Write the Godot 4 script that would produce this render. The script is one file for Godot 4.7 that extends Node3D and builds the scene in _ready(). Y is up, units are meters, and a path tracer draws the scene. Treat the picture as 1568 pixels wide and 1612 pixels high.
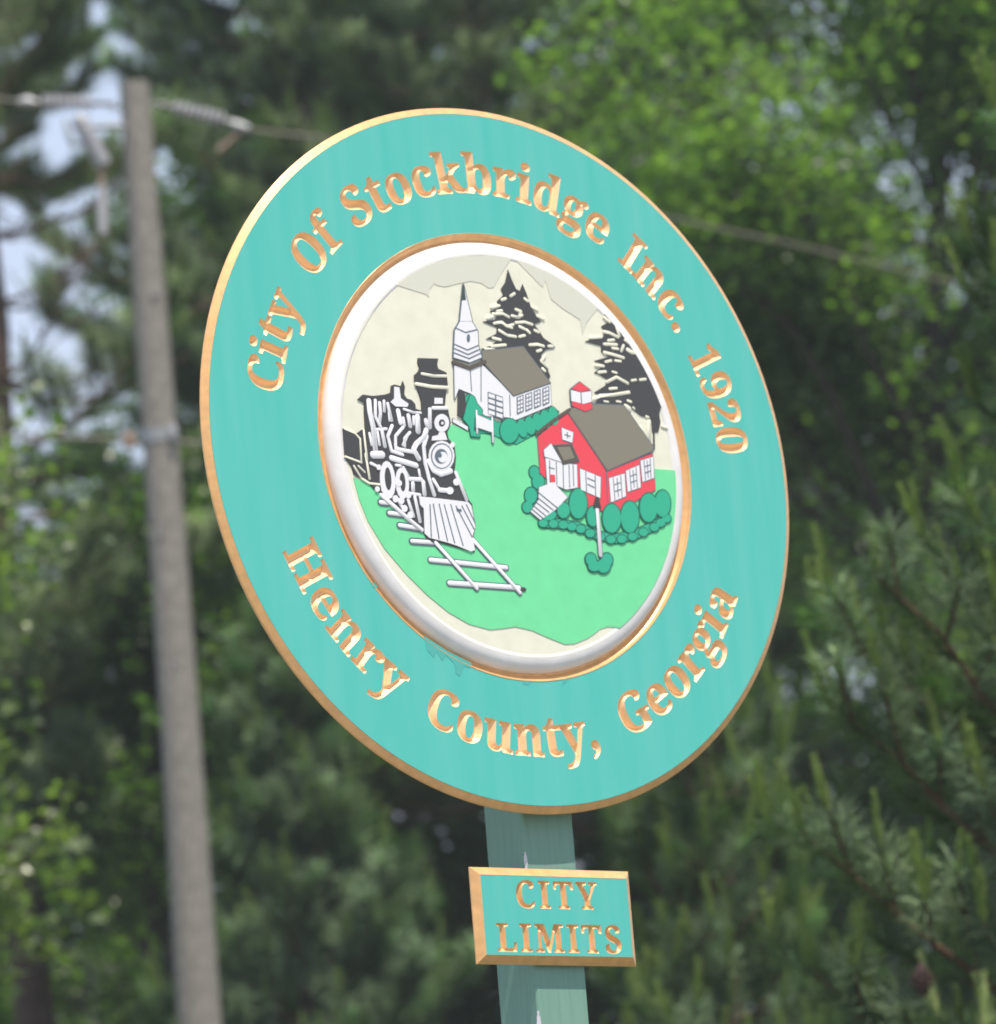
extends Node3D

# A carved and painted town-limits sign on a square post, a utility pole and a wall of pines and broadleaf trees.

const EYE := Vector3(0, 1.65, 0)
const SIGN_AT := Vector3(0.0338, 0, -10.6294)
const DISC_Y := 4.1298
const SKY_E := 1.05
const EXPO := 1.16
const SUN_E := 1.6
const SUN_DIR := Vector3(0.182, 0.925, 0.339)
const FAT := 0.0019
var M := {}
var rng := RandomNumberGenerator.new()
var sign_root: Node3D
var on_disc := Transform3D(Basis(Vector3.RIGHT, -0.0124), Vector3(0, DISC_Y, 0))
var relief_part: Node3D
var panel_edge := PackedVector2Array()
var sdf_cache := {}


func _ready() -> void:
	# ---- camera, sky, sun, exposure
	var cam := Camera3D.new()
	cam.name = "camera"
	var lens := CameraAttributesPhysical.new()
	lens.frustum_focal_length = 119.1
	lens.exposure_aperture = 3.4
	lens.frustum_focus_distance = 10.08
	lens.frustum_near = 0.1
	lens.frustum_far = 900.0
	cam.attributes = lens
	cam.fov = 11.507
	cam.near = 0.1
	cam.far = 900.0
	cam.transform = Transform3D(Basis(Vector3.RIGHT, 0.2183) * Basis(Vector3.BACK, -0.0819), EYE)
	add_child(cam)
	cam.current = true
	var we := WorldEnvironment.new()
	we.name = "environment"
	var env := Environment.new()
	env.background_mode = Environment.BG_SKY
	var sky := Sky.new()
	var sm := ProceduralSkyMaterial.new()
	sm.sky_top_color = Color(0.66, 0.74, 0.87)
	sm.sky_horizon_color = Color(0.90, 0.915, 0.93)
	sm.sky_curve = 0.16
	sm.ground_bottom_color = Color(0.20, 0.21, 0.16)
	sm.ground_horizon_color = Color(0.45, 0.47, 0.44)
	sm.sky_energy_multiplier = SKY_E
	sky.sky_material = sm
	env.sky = sky
	env.tonemap_mode = Environment.TONE_MAPPER_LINEAR
	env.tonemap_exposure = EXPO
	env.sdfgi_enabled = true
	env.ssao_enabled = true
	env.ssil_enabled = true
	env.fog_enabled = true
	env.fog_density = 0.0008
	env.fog_light_color = Color(0.93, 0.96, 1.0)
	we.environment = env
	add_child(we)
	var sun := DirectionalLight3D.new()
	sun.name = "sun"
	sun.light_energy = SUN_E
	sun.light_color = Color(1.0, 0.96, 0.89)
	sun.light_angular_distance = 0.5
	sun.shadow_enabled = true
	sun.transform.basis = Basis.looking_at(-SUN_DIR.normalized(), Vector3.UP)
	add_child(sun)

	make_materials()
	build_ground()
	build_sign()
	build_pole()
	build_trees()


# ---------------------------------------------------------------- helpers
func mat(rgb_lin: Color, rough := 0.6, metal := 0.0) -> StandardMaterial3D:
	var m := StandardMaterial3D.new()
	m.albedo_color = rgb_lin.linear_to_srgb()
	m.roughness = rough
	m.metallic = metal
	return m


func noise_tex(freq: float, seed_: int, lo: Color, hi: Color, octaves := 4, w := 256, h := 256) -> NoiseTexture2D:
	var t := NoiseTexture2D.new()
	var nz := FastNoiseLite.new()
	nz.seed = seed_
	nz.frequency = freq
	nz.fractal_octaves = octaves
	t.noise = nz
	t.width = w
	t.height = h
	t.seamless = true
	var g := Gradient.new()
	g.set_color(0, lo)
	g.set_color(1, hi)
	t.color_ramp = g
	return t


func worn(m: StandardMaterial3D, tex: Texture2D, uv: Vector3) -> StandardMaterial3D:
	m.albedo_texture = tex
	m.uv1_triplanar = true
	m.uv1_scale = uv
	return m


func make_materials() -> void:
	var grey := func(v): return Color(v, v, v)
	M.teal = worn(mat(Color(0.106, 0.486, 0.438), 0.46), noise_tex(0.015, 3, Color(0.80, 0.98, 0.97), Color(1, 1, 1), 3), Vector3(3.6, 0.32, 1))
	M.gold = worn(mat(Color(0.90, 0.51, 0.22), 0.36, 0.2), noise_tex(0.03, 5, grey.call(0.86), Color(1, 1, 1), 4), Vector3(4, 4, 4))
	M.gilt = mat(Color(0.97, 0.625, 0.335), 0.42, 0.35)
	M.white = mat(Color(0.76, 0.755, 0.80), 0.5)
	M.rim = worn(mat(Color(0.82, 0.80, 0.82), 0.65), noise_tex(0.02, 9, Color(0.93, 0.93, 0.92), Color(1, 1, 1), 3), Vector3(3, 3, 3))
	M.cream = worn(mat(Color(0.76, 0.75, 0.62), 0.55), noise_tex(0.02, 11, grey.call(0.96), Color(1, 1, 1), 3), Vector3(3, 3, 3))
	M.primer = mat(Color(0.615, 0.615, 0.53), 0.6)
	M.lawn = worn(mat(Color(0.165, 0.70, 0.335), 0.5), noise_tex(0.02, 13, grey.call(0.96), Color(1, 1, 1), 3), Vector3(3, 3, 3))
	M.hedge = mat(Color(0.028, 0.40, 0.25), 0.55)
	M.hedge_dark = mat(Color(0.02, 0.13, 0.095), 0.55)
	M.soot = mat(Color(0.055, 0.054, 0.056), 0.5)
	M.spruce = mat(Color(0.05, 0.075, 0.07), 0.5)
	M.ink = mat(Color(0.12, 0.15, 0.19), 0.5)
	M.red = mat(Color(0.76, 0.065, 0.09), 0.5)
	M.olive = mat(Color(0.215, 0.20, 0.155), 0.6)
	M.umber = mat(Color(0.10, 0.085, 0.07), 0.6)
	M.teal_stain = mat(Color(0.075, 0.40, 0.365), 0.5)
	M.post = worn(mat(Color(0.18, 0.34, 0.275), 0.62), noise_tex(0.025, 17, grey.call(0.93), Color(1, 1, 1), 4), Vector3(9, 0.7, 9))
	M.chip = mat(Color(0.62, 0.60, 0.66), 0.7)
	M.steel = mat(Color(0.30, 0.31, 0.32), 0.5, 0.4)
	M.steel_pale = mat(Color(0.42, 0.41, 0.43), 0.45, 0.2)
	M.porcelain = mat(Color(0.46, 0.45, 0.50), 0.3)
	M.porcelain_grey = mat(Color(0.36, 0.36, 0.39), 0.35)
	M.rust = mat(Color(0.32, 0.22, 0.17), 0.7)
	M.wire = mat(Color(0.20, 0.18, 0.15), 0.6)
	M.pole = worn(mat(Color(0.47, 0.43, 0.385), 0.85), noise_tex(0.03, 19, Color(0.42, 0.42, 0.42), Color(1, 1, 1), 5, 512, 512), Vector3(7, 0.4, 7))
	M.bark_grey = worn(mat(Color(0.085, 0.07, 0.06), 0.9), noise_tex(0.04, 23, grey.call(0.5), Color(1, 1, 1), 5), Vector3(2, 0.6, 2))
	M.bark_pine = worn(mat(Color(0.12, 0.075, 0.055), 0.9), noise_tex(0.04, 29, grey.call(0.5), Color(1, 1, 1), 5), Vector3(2, 0.8, 2))
	M.twig_pine = mat(Color(0.14, 0.085, 0.055), 0.85)
	M.grass = worn(mat(Color(0.13, 0.15, 0.065), 0.9), noise_tex(0.03, 31, grey.call(0.55), Color(1, 1, 1), 5), Vector3(0.2, 0.2, 0.2))
	M.concrete = worn(mat(Color(0.37, 0.36, 0.335), 0.85), noise_tex(0.03, 37, grey.call(0.8), Color(1, 1, 1), 5), Vector3(0.5, 0.5, 0.5))
	M.core = mat(Color(0.16, 0.15, 0.15), 0.6)
	M.leaf = mat(Color(1, 1, 1), 0.32)
	M.leaf.metallic_specular = 0.7
	M.leaf.vertex_color_use_as_albedo = true
	M.leaf.backlight_enabled = true
	M.leaf.backlight = Color(1.0, 1.15, 0.5)
	M.needle = mat(Color(1, 1, 1), 0.85)
	M.needle.metallic_specular = 0.3
	M.needle.vertex_color_use_as_albedo = true
	M.needle.backlight_enabled = true
	M.needle.backlight = Color(0.6, 0.8, 0.4)
	M.cone = mat(Color(0.05, 0.025, 0.02), 0.8)


func thing(called: String, label: String, category: String, at := Vector3.ZERO, turn := 0.0, group := "") -> Node3D:
	var o := Node3D.new()
	o.name = called
	add_child(o, true)
	o.position = at
	o.rotation.y = turn
	o.set_meta("label", label)
	o.set_meta("category", category)
	if group:
		o.set_meta("group", group)
	return o


func put(called: String, mesh: Mesh, m: Material, parent: Node) -> MeshInstance3D:
	var o := MeshInstance3D.new()
	o.name = called
	o.mesh = mesh
	o.material_override = null
	if m:
		for i in mesh.get_surface_count():
			o.set_surface_override_material(i, m)
	parent.add_child(o, true)
	return o


func begin() -> SurfaceTool:
	var st := SurfaceTool.new()
	st.begin(Mesh.PRIMITIVE_TRIANGLES)
	return st


func finish(st: SurfaceTool) -> ArrayMesh:
	st.generate_normals()
	return st.commit()


func tri(st: SurfaceTool, a: Vector3, b: Vector3, c: Vector3) -> void:
	st.add_vertex(a)
	st.add_vertex(b)
	st.add_vertex(c)


func quad(st: SurfaceTool, a: Vector3, b: Vector3, c: Vector3, d: Vector3) -> void:
	tri(st, a, b, c)
	tri(st, a, c, d)


# a tapered tube along a path
func tube(st: SurfaceTool, path: PackedVector3Array, radii: PackedFloat32Array, sides := 8, caps := true) -> void:
	st.set_smooth_group(1)
	var rings := []
	var side := Vector3.ZERO
	for i in path.size():
		var t := (path[mini(i + 1, path.size() - 1)] - path[maxi(i - 1, 0)]).normalized()
		if side == Vector3.ZERO:
			side = t.cross(Vector3.UP if absf(t.y) < 0.9 else Vector3.RIGHT).normalized()
		side = (side - t * side.dot(t)).normalized()
		var other := t.cross(side)
		var ring := PackedVector3Array()
		for k in sides:
			var a := TAU * k / sides
			ring.append(path[i] + (side * cos(a) + other * sin(a)) * radii[i])
		rings.append(ring)
	for i in path.size() - 1:
		for k in sides:
			var l := (k + 1) % sides
			quad(st, rings[i][k], rings[i][l], rings[i + 1][l], rings[i + 1][k])
	if caps:
		st.set_smooth_group(-1)
		for k in range(1, sides - 1):
			tri(st, rings[0][0], rings[0][k + 1], rings[0][k])
			tri(st, rings[-1][0], rings[-1][k], rings[-1][k + 1])


# a profile of (radius, z) turned round the z axis
func lathe(st: SurfaceTool, prof: PackedVector2Array, segs := 144, wobble := 0.0, rounded := false) -> void:
	var nz := FastNoiseLite.new()
	nz.seed = 41
	nz.frequency = 1.0
	for j in prof.size() - 1:
		st.set_smooth_group(0 if rounded else j)
		for i in segs:
			var q := []
			for c in [[i, j], [i + 1, j], [i + 1, j + 1], [i, j + 1]]:
				var a: float = TAU * (c[0] % segs) / segs
				var r: float = prof[c[1]].x
				if wobble > 0.0:
					r += wobble * nz.get_noise_3d(cos(a) * 6.0, sin(a) * 6.0, c[1] * 3.0)
				q.append(Vector3(cos(a) * r, sin(a) * r, prof[c[1]].y))
			quad(st, q[0], q[1], q[2], q[3])


func box(st: SurfaceTool, size: Vector3, at := Vector3.ZERO, bevel := 0.0, basis := Basis()) -> void:
	st.set_smooth_group(-1)
	var s := size * 0.5
	var b := bevel
	# six faces inset by the bevel, twelve chamfers, eight corners
	for ax in 3:
		for sg: float in [-1.0, 1.0]:
			var u := (ax + 1) % 3
			var v := (ax + 2) % 3
			var p := []
			for k in [[-1, -1], [1, -1], [1, 1], [-1, 1]]:
				var w := Vector3.ZERO
				w[ax] = sg * s[ax]
				w[u] = k[0] * (s[u] - b)
				w[v] = k[1] * (s[v] - b)
				p.append(at + basis * w)
			if sg > 0:
				quad(st, p[3], p[2], p[1], p[0])
			else:
				quad(st, p[0], p[1], p[2], p[3])
	if b <= 0.0:
		return
	for ax in 3:
		var u := (ax + 1) % 3
		var v := (ax + 2) % 3
		for su: float in [-1.0, 1.0]:
			for sv: float in [-1.0, 1.0]:
				var p := []
				for k in [[-1, 0], [1, 0], [1, 1], [-1, 1]]:
					var w := Vector3.ZERO
					w[ax] = k[0] * (s[ax] - b)
					w[u] = su * (s[u] - (b if k[1] else 0.0))
					w[v] = sv * (s[v] - (0.0 if k[1] else b))
					p.append(at + basis * w)
				if su * sv > 0:
					quad(st, p[3], p[2], p[1], p[0])
				else:
					quad(st, p[0], p[1], p[2], p[3])
	for sx: float in [-1.0, 1.0]:
		for sy: float in [-1.0, 1.0]:
			for sz: float in [-1.0, 1.0]:
				var c := Vector3(sx * s.x, sy * s.y, sz * s.z)
				var p0 := at + basis * (c - Vector3(0, sy * b, sz * b))
				var p1 := at + basis * (c - Vector3(sx * b, 0, sz * b))
				var p2 := at + basis * (c - Vector3(sx * b, sy * b, 0))
				if sx * sy * sz > 0:
					tri(st, p0, p2, p1)
				else:
					tri(st, p0, p1, p2)


# an outline (mm) raised from z0 to z1 (m), its front edge rounded a little
func slab(st: SurfaceTool, poly: PackedVector2Array, z0: float, z1: float) -> void:
	if poly.size() < 3:
		return
	var p := poly.duplicate()
	if Geometry2D.is_polygon_clockwise(p):
		p.reverse()
	var idx := Geometry2D.triangulate_polygon(p)
	if idx.is_empty():
		return
	st.set_smooth_group(-1)
	for i in range(0, idx.size(), 3):
		var a := p[idx[i]] * 0.001
		var b := p[idx[i + 1]] * 0.001
		var c := p[idx[i + 2]] * 0.001
		if (b - a).cross(c - a) < 0:
			tri(st, Vector3(a.x, a.y, z1), Vector3(b.x, b.y, z1), Vector3(c.x, c.y, z1))
		else:
			tri(st, Vector3(a.x, a.y, z1), Vector3(c.x, c.y, z1), Vector3(b.x, b.y, z1))
	for i in p.size():
		var a := p[i] * 0.001
		var b := p[(i + 1) % p.size()] * 0.001
		quad(st, Vector3(a.x, a.y, z0), Vector3(a.x, a.y, z1), Vector3(b.x, b.y, z1), Vector3(b.x, b.y, z0))


# a narrow raised stroke whose front is rounded like a bead
func bead(st: SurfaceTool, poly: PackedVector2Array, z0: float, z1: float) -> void:
	var p := poly.duplicate()
	if Geometry2D.is_polygon_clockwise(p):
		p.reverse()
	var idx := Geometry2D.triangulate_polygon(p)
	var n := p.size()
	var nrm := PackedVector3Array()
	for i in n:
		var e := (p[(i + 1) % n] - p[(i + n - 1) % n]).normalized()
		nrm.append(Vector3(e.y * 0.4, -e.x * 0.4, 1.0).normalized())
	for i in range(0, idx.size(), 3):
		var t := [idx[i], idx[i + 1], idx[i + 2]]
		if (p[t[1]] - p[t[0]]).cross(p[t[2]] - p[t[0]]) > 0:
			t = [t[0], t[2], t[1]]
		for k: int in t:
			st.set_normal(nrm[k])
			st.add_vertex(Vector3(p[k].x * 0.001, p[k].y * 0.001, z1))
	for i in n:
		var j := (i + 1) % n
		var a := p[i] * 0.001
		var b := p[j] * 0.001
		var o := Vector3(b.y - a.y, a.x - b.x, 0).normalized()
		for v in [[a, z0], [a, z1], [b, z1], [a, z0], [b, z1], [b, z0]]:
			st.set_normal(o)
			st.add_vertex(Vector3(v[0].x, v[0].y, v[1]))


# ---------------------------------------------------------------- ground
func build_ground() -> void:
	var pm := PlaneMesh.new()
	pm.size = Vector2(700, 700)
	pm.subdivide_width = 20
	pm.subdivide_depth = 20
	var g := put("ground", pm, M.grass, self)
	g.set_meta("kind", "structure")
	g.set_meta("label", "grassy ground under the sign, the pole and the trees")
	var st := begin()
	box(st, Vector3(240, 0.12, 11.5), Vector3(0, 0.0, -2.6))
	var road := put("road", finish(st), M.concrete, self)
	road.set_meta("kind", "structure")
	st = begin()
	for k in 60:
		box(st, Vector3(3.98, 0.2, 0.18), Vector3(-118 + k * 4.0, 0.04, -8.46), 0.02)
	var kerb := put("kerb", finish(st), M.concrete, self)
	kerb.set_meta("kind", "structure")


# ---------------------------------------------------------------- lettering
func glyph(ch: String, weight: int) -> Dictionary:
	var key := ch + str(weight)
	if sdf_cache.has(key):
		return sdf_cache[key]
	var fnt := SystemFont.new()
	fnt.font_names = PackedStringArray(["Droid Serif"])
	fnt.font_weight = weight
	var rid: RID = fnt.get_rids()[0]
	var ts := TextServerManager.get_primary_interface()
	var size := 700
	var gi: int = ts.font_get_glyph_index(rid, size, ch.unicode_at(0), 0)
	var d: Dictionary = ts.font_get_glyph_contours(rid, size, gi)
	var adv: float = ts.font_get_glyph_advance(rid, size, gi).x / size
	var pts: PackedVector3Array = d.points
	var ends: PackedInt32Array = d.contours
	var rings: Array[PackedVector2Array] = []
	var first := 0
	for e in ends:
		var ring := PackedVector2Array()
		var n := e - first + 1
		# conic outlines: make the implied on-curve points
		var seq := []
		for i in n:
			var a := pts[first + i]
			var b := pts[first + (i + 1) % n]
			seq.append(a)
			if a.z == 0.0 and b.z == 0.0:
				seq.append(Vector3((a.x + b.x) / 2, (a.y + b.y) / 2, 1))
		while seq[0].z != 1.0:
			seq.append(seq.pop_front())
		var i := 0
		while i < seq.size():
			var a: Vector3 = seq[i]
			var b: Vector3 = seq[(i + 1) % seq.size()]
			ring.append(Vector2(a.x, -a.y) / size)
			if b.z == 1.0:
				i += 1
			else:
				var c: Vector3 = seq[(i + 2) % seq.size()]
				for k in range(1, 5):
					var t := k / 5.0
					var q := a * (1 - t) * (1 - t) + b * 2 * t * (1 - t) + c * t * t
					ring.append(Vector2(q.x, -q.y) / size)
				i += 2
		rings.append(ring)
		first = e + 1
	var out := {"rings": rings, "adv": adv}
	sdf_cache[key] = out
	return out


# signed distance (positive inside) from p to the outline
func reach(segs: PackedFloat32Array, px: float, py: float) -> float:
	var best := 1e9
	var inside := false
	var i := 0
	var n := segs.size()
	while i < n:
		var ax := segs[i]
		var ay := segs[i + 1]
		var bx := segs[i + 2]
		var by := segs[i + 3]
		var dx := bx - ax
		var dy := by - ay
		var t := clampf(((px - ax) * dx + (py - ay) * dy) / (dx * dx + dy * dy + 1e-12), 0.0, 1.0)
		var ex := px - ax - dx * t
		var ey := py - ay - dy * t
		best = minf(best, ex * ex + ey * ey)
		if (ay > py) != (by > py) and px < dx * (py - ay) / dy + ax:
			inside = not inside
		i += 4
	return sqrt(best) if inside else -sqrt(best)


# the incised, V-shaped letter as a mesh below z = 0, and its outlines in metres
func carved(ch: String, em: float, stretch: float, fatten: float, weight: int) -> Dictionary:
	var key := "%s %.4f %.3f %.4f %d" % [ch, em, stretch, fatten, weight]
	if sdf_cache.has(key):
		return sdf_cache[key]
	var g := glyph(ch, weight)
	var rings: Array[PackedVector2Array] = []
	var segs := PackedFloat32Array()
	var lo := Vector2(1e9, 1e9)
	var hi := -lo
	for r: PackedVector2Array in g.rings:
		var q := PackedVector2Array()
		for p in r:
			q.append(Vector2(p.x * em * stretch, p.y * em))
		# fattened or thinned outline, in mm for the offsetting
		if fatten != 0.0:
			var mm := PackedVector2Array()
			for p in q:
				mm.append(p * 1000.0)
			var outer := not Geometry2D.is_polygon_clockwise(mm)
			var grown := Geometry2D.offset_polygon(mm, fatten * 1000.0 * (1.0 if ring_is_outer(g.rings, r) else -1.0), Geometry2D.JOIN_ROUND)
			if grown.size() > 0:
				q = PackedVector2Array()
				for p in grown[0]:
					q.append(p * 0.001)
				if outer == Geometry2D.is_polygon_clockwise(q):
					q.reverse()
		# the triangulator balks at some outlines: nudge their points until it does not
		for attempt in 6:
			if not Geometry2D.triangulate_polygon(q).is_empty():
				break
			for i in q.size():
				q[i] += Vector2(sin(i * 1.7 + attempt), cos(i * 2.3 + attempt)) * 0.00004
		rings.append(q)
		for i in q.size():
			var a := q[i]
			var b := q[(i + 1) % q.size()]
			segs.append_array([a.x, a.y, b.x, b.y])
			lo = lo.min(a)
			hi = hi.max(a)
	var cell := 0.0018
	lo -= Vector2(cell, cell)
	var nx := int(ceil((hi.x + cell - lo.x) / cell)) + 1
	var ny := int(ceil((hi.y + cell - lo.y) / cell)) + 1
	var s := PackedFloat32Array()
	s.resize(nx * ny)
	for j in ny:
		for i in nx:
			s[j * nx + i] = reach(segs, lo.x + i * cell, lo.y + j * cell)
	var st := begin()
	st.set_smooth_group(1)
	for j in ny - 1:
		for i in nx - 1:
			var v := [Vector3(lo.x + i * cell, lo.y + j * cell, s[j * nx + i]), Vector3(lo.x + (i + 1) * cell, lo.y + j * cell, s[j * nx + i + 1]), Vector3(lo.x + (i + 1) * cell, lo.y + (j + 1) * cell, s[(j + 1) * nx + i + 1]), Vector3(lo.x + i * cell, lo.y + (j + 1) * cell, s[(j + 1) * nx + i])]
			if v[0].z <= 0 and v[1].z <= 0 and v[2].z <= 0 and v[3].z <= 0:
				continue
			for tr in ([[0, 2, 1], [0, 3, 2]] if (i + j) % 2 == 0 else [[0, 3, 1], [1, 3, 2]]):
				var keep := []
				for k in 3:
					var a: Vector3 = v[tr[k]]
					var b: Vector3 = v[tr[(k + 1) % 3]]
					if a.z > 0:
						keep.append(Vector3(a.x, a.y, -minf(a.z * 1.2, 0.0116)))
					if (a.z > 0) != (b.z > 0):
						var t := a.z / (a.z - b.z)
						keep.append(Vector3(lerpf(a.x, b.x, t), lerpf(a.y, b.y, t), 0.0))
				for k in range(1, keep.size() - 1):
					tri(st, keep[0], keep[k], keep[k + 1])
	var out := {"mesh": finish(st), "rings": rings, "adv": g.adv * em * stretch, "lo": lo, "hi": hi}
	sdf_cache[key] = out
	return out


func ring_is_outer(rings: Array, r: PackedVector2Array) -> bool:
	var n := 0
	for o: PackedVector2Array in rings:
		if o != r and Geometry2D.is_point_in_polygon(r[0], o):
			n += 1
	return n % 2 == 0


# one carved letter: the hole in the face and the gilded groove in the hole
func cut_letter(face: CSGShape3D, c: Dictionary, at: Transform3D, paint: Material) -> void:
	var mm: Array[PackedVector2Array] = c.rings
	for outer: bool in [true, false]:
		for r in mm:
			if ring_is_outer(mm, r) != outer:
				continue
			var k := CSGPolygon3D.new()
			k.name = "cut"
			k.polygon = r
			k.depth = 0.02 if outer else 0.0125
			k.transform = at * Transform3D(Basis(), Vector3(0, 0, 0.008 if outer else 0.0))
			k.operation = CSGShape3D.OPERATION_SUBTRACTION if outer else CSGShape3D.OPERATION_UNION
			k.material = M.teal
			face.add_child(k, true)
	var o := put("letter", c.mesh, paint, face)
	o.transform = at


func word_on_arc(face: CSGShape3D, word: String, em: float, base: float, a0: float, a1: float, top: bool, fatten: float) -> void:
	# angles in degrees clockwise from the top; the ink of the word fills a0 to a1
	var adv := PackedFloat32Array()
	var total := 0.0
	var list := []
	var rr := base + (0.03 if top else -0.03)
	for i in word.length():
		list.append(carved(word[i], em, 1.0, fatten, 700))
	for c in list:
		total += c.adv
	var ink: float = total - list[0].lo.x - (list[-1].adv - list[-1].hi.x)
	var span := deg_to_rad(absf(a1 - a0)) * rr
	var stretch := clampf(span / ink, 0.88, 1.12)
	list.clear()
	total = 0.0
	for i in word.length():
		list.append(carved(word[i], em, snappedf(stretch, 0.02), fatten, 700))
		total += list[-1].adv
	ink = total - list[0].lo.x - (list[-1].adv - list[-1].hi.x)
	var gap: float = (span - ink) / maxi(word.length() - 1, 1)
	var pen: float = -list[0].lo.x
	for c in list:
		var mid: float = pen + c.adv / 2
		var ang := deg_to_rad(a0) + (mid / rr) * (1.0 if a1 > a0 else -1.0)
		var basis := Basis(Vector3.BACK, -ang) if top else Basis(Vector3.BACK, PI - ang)
		var centre := Vector3(sin(ang), cos(ang), 0) * base
		cut_letter(face, c, Transform3D(basis, centre) * Transform3D(Basis(), Vector3(-c.adv / 2, 0, 0)), M.gilt)
		pen += c.adv + gap


func word_on_line(face: CSGShape3D, word: String, em: float, x0: float, x1: float, y: float) -> void:
	var list := []
	var total := 0.0
	for i in word.length():
		list.append(carved(word[i], em, 1.0, 0.0012, 700))
		total += list[-1].adv
	var ink: float = total - list[0].lo.x - (list[-1].adv - list[-1].hi.x)
	var gap: float = (x1 - x0 - ink) / (word.length() - 1)
	var pen: float = x0 - list[0].lo.x
	for c in list:
		cut_letter(face, c, Transform3D(Basis(), Vector3(pen, y, 0)), M.gold)
		pen += c.adv + gap


# ---------------------------------------------------------------- sign
func item(called: String) -> void:
	relief_part = Node3D.new()
	relief_part.name = called
	sign_root.add_child(relief_part, true)
	relief_part.transform = on_disc


func shape(called: String, polys: Array, m: Material, z1: float, z0 := 0.0100, rounded := false) -> void:
	var st := begin()
	var any := false
	for p: PackedVector2Array in polys:
		for q: PackedVector2Array in Geometry2D.intersect_polygons(p, panel_edge):
			if not Geometry2D.is_polygon_clockwise(q) or Geometry2D.is_polygon_clockwise(p):
				if rounded:
					bead(st, q, z0, z1)
				else:
					slab(st, q, z0, z1)
				any = true
	if any:
		put(called, st.commit() if rounded else finish(st), m, relief_part)


func flat(a: Array) -> PackedVector2Array:
	var r := PackedVector2Array()
	for i in range(0, a.size(), 2):
		r.append(Vector2(a[i], a[i + 1]))
	if Geometry2D.is_polygon_clockwise(r):
		r.reverse()
	return r


var lift := 0
func height(layer: int) -> float:
	lift = (lift + 7) % 10
	return 0.0108 + layer * 0.0001 + lift * 0.000012


# a filled shape; line is the width of the dark edge round it
func p(called: String, m: String, layer: int, edge: int, a: Array) -> void:
	var r := flat(a)
	if edge > 0:
		var rim := Geometry2D.offset_polygon(r, edge * (0.62 if m == "hedge" else 0.42), Geometry2D.JOIN_ROUND)
		shape("outline", rim, M.hedge_dark if m == "hedge" else M.ink, height(layer) - 0.0005)
	shape(called, [r], M[m], height(layer))


func l(called: String, m: String, layer: int, edge: int, half: float, a: Array) -> void:
	var r := PackedVector2Array()
	for i in range(0, a.size(), 2):
		r.append(Vector2(a[i], a[i + 1]))
	if edge > 0:
		var rim := Geometry2D.offset_polyline(r, half + edge * 0.45, Geometry2D.JOIN_ROUND, Geometry2D.END_ROUND)
		shape("outline", rim, M.hedge_dark if m == "hedge" else M.ink, height(layer) - 0.0006)
	shape(called, Geometry2D.offset_polyline(r, half, Geometry2D.JOIN_ROUND, Geometry2D.END_ROUND), M[m], height(layer), 0.0100, m == "white" or m == "cream")


func ring_part(called: String, prof: PackedVector2Array, m: Material, wobble := 0.0, parent: Node = null) -> MeshInstance3D:
	var st := begin()
	lathe(st, prof, 160, wobble, called == "white_rim")
	var o := put(called, finish(st), m, parent if parent else sign_root)
	if parent == null:
		o.transform = on_disc
	return o


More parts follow.
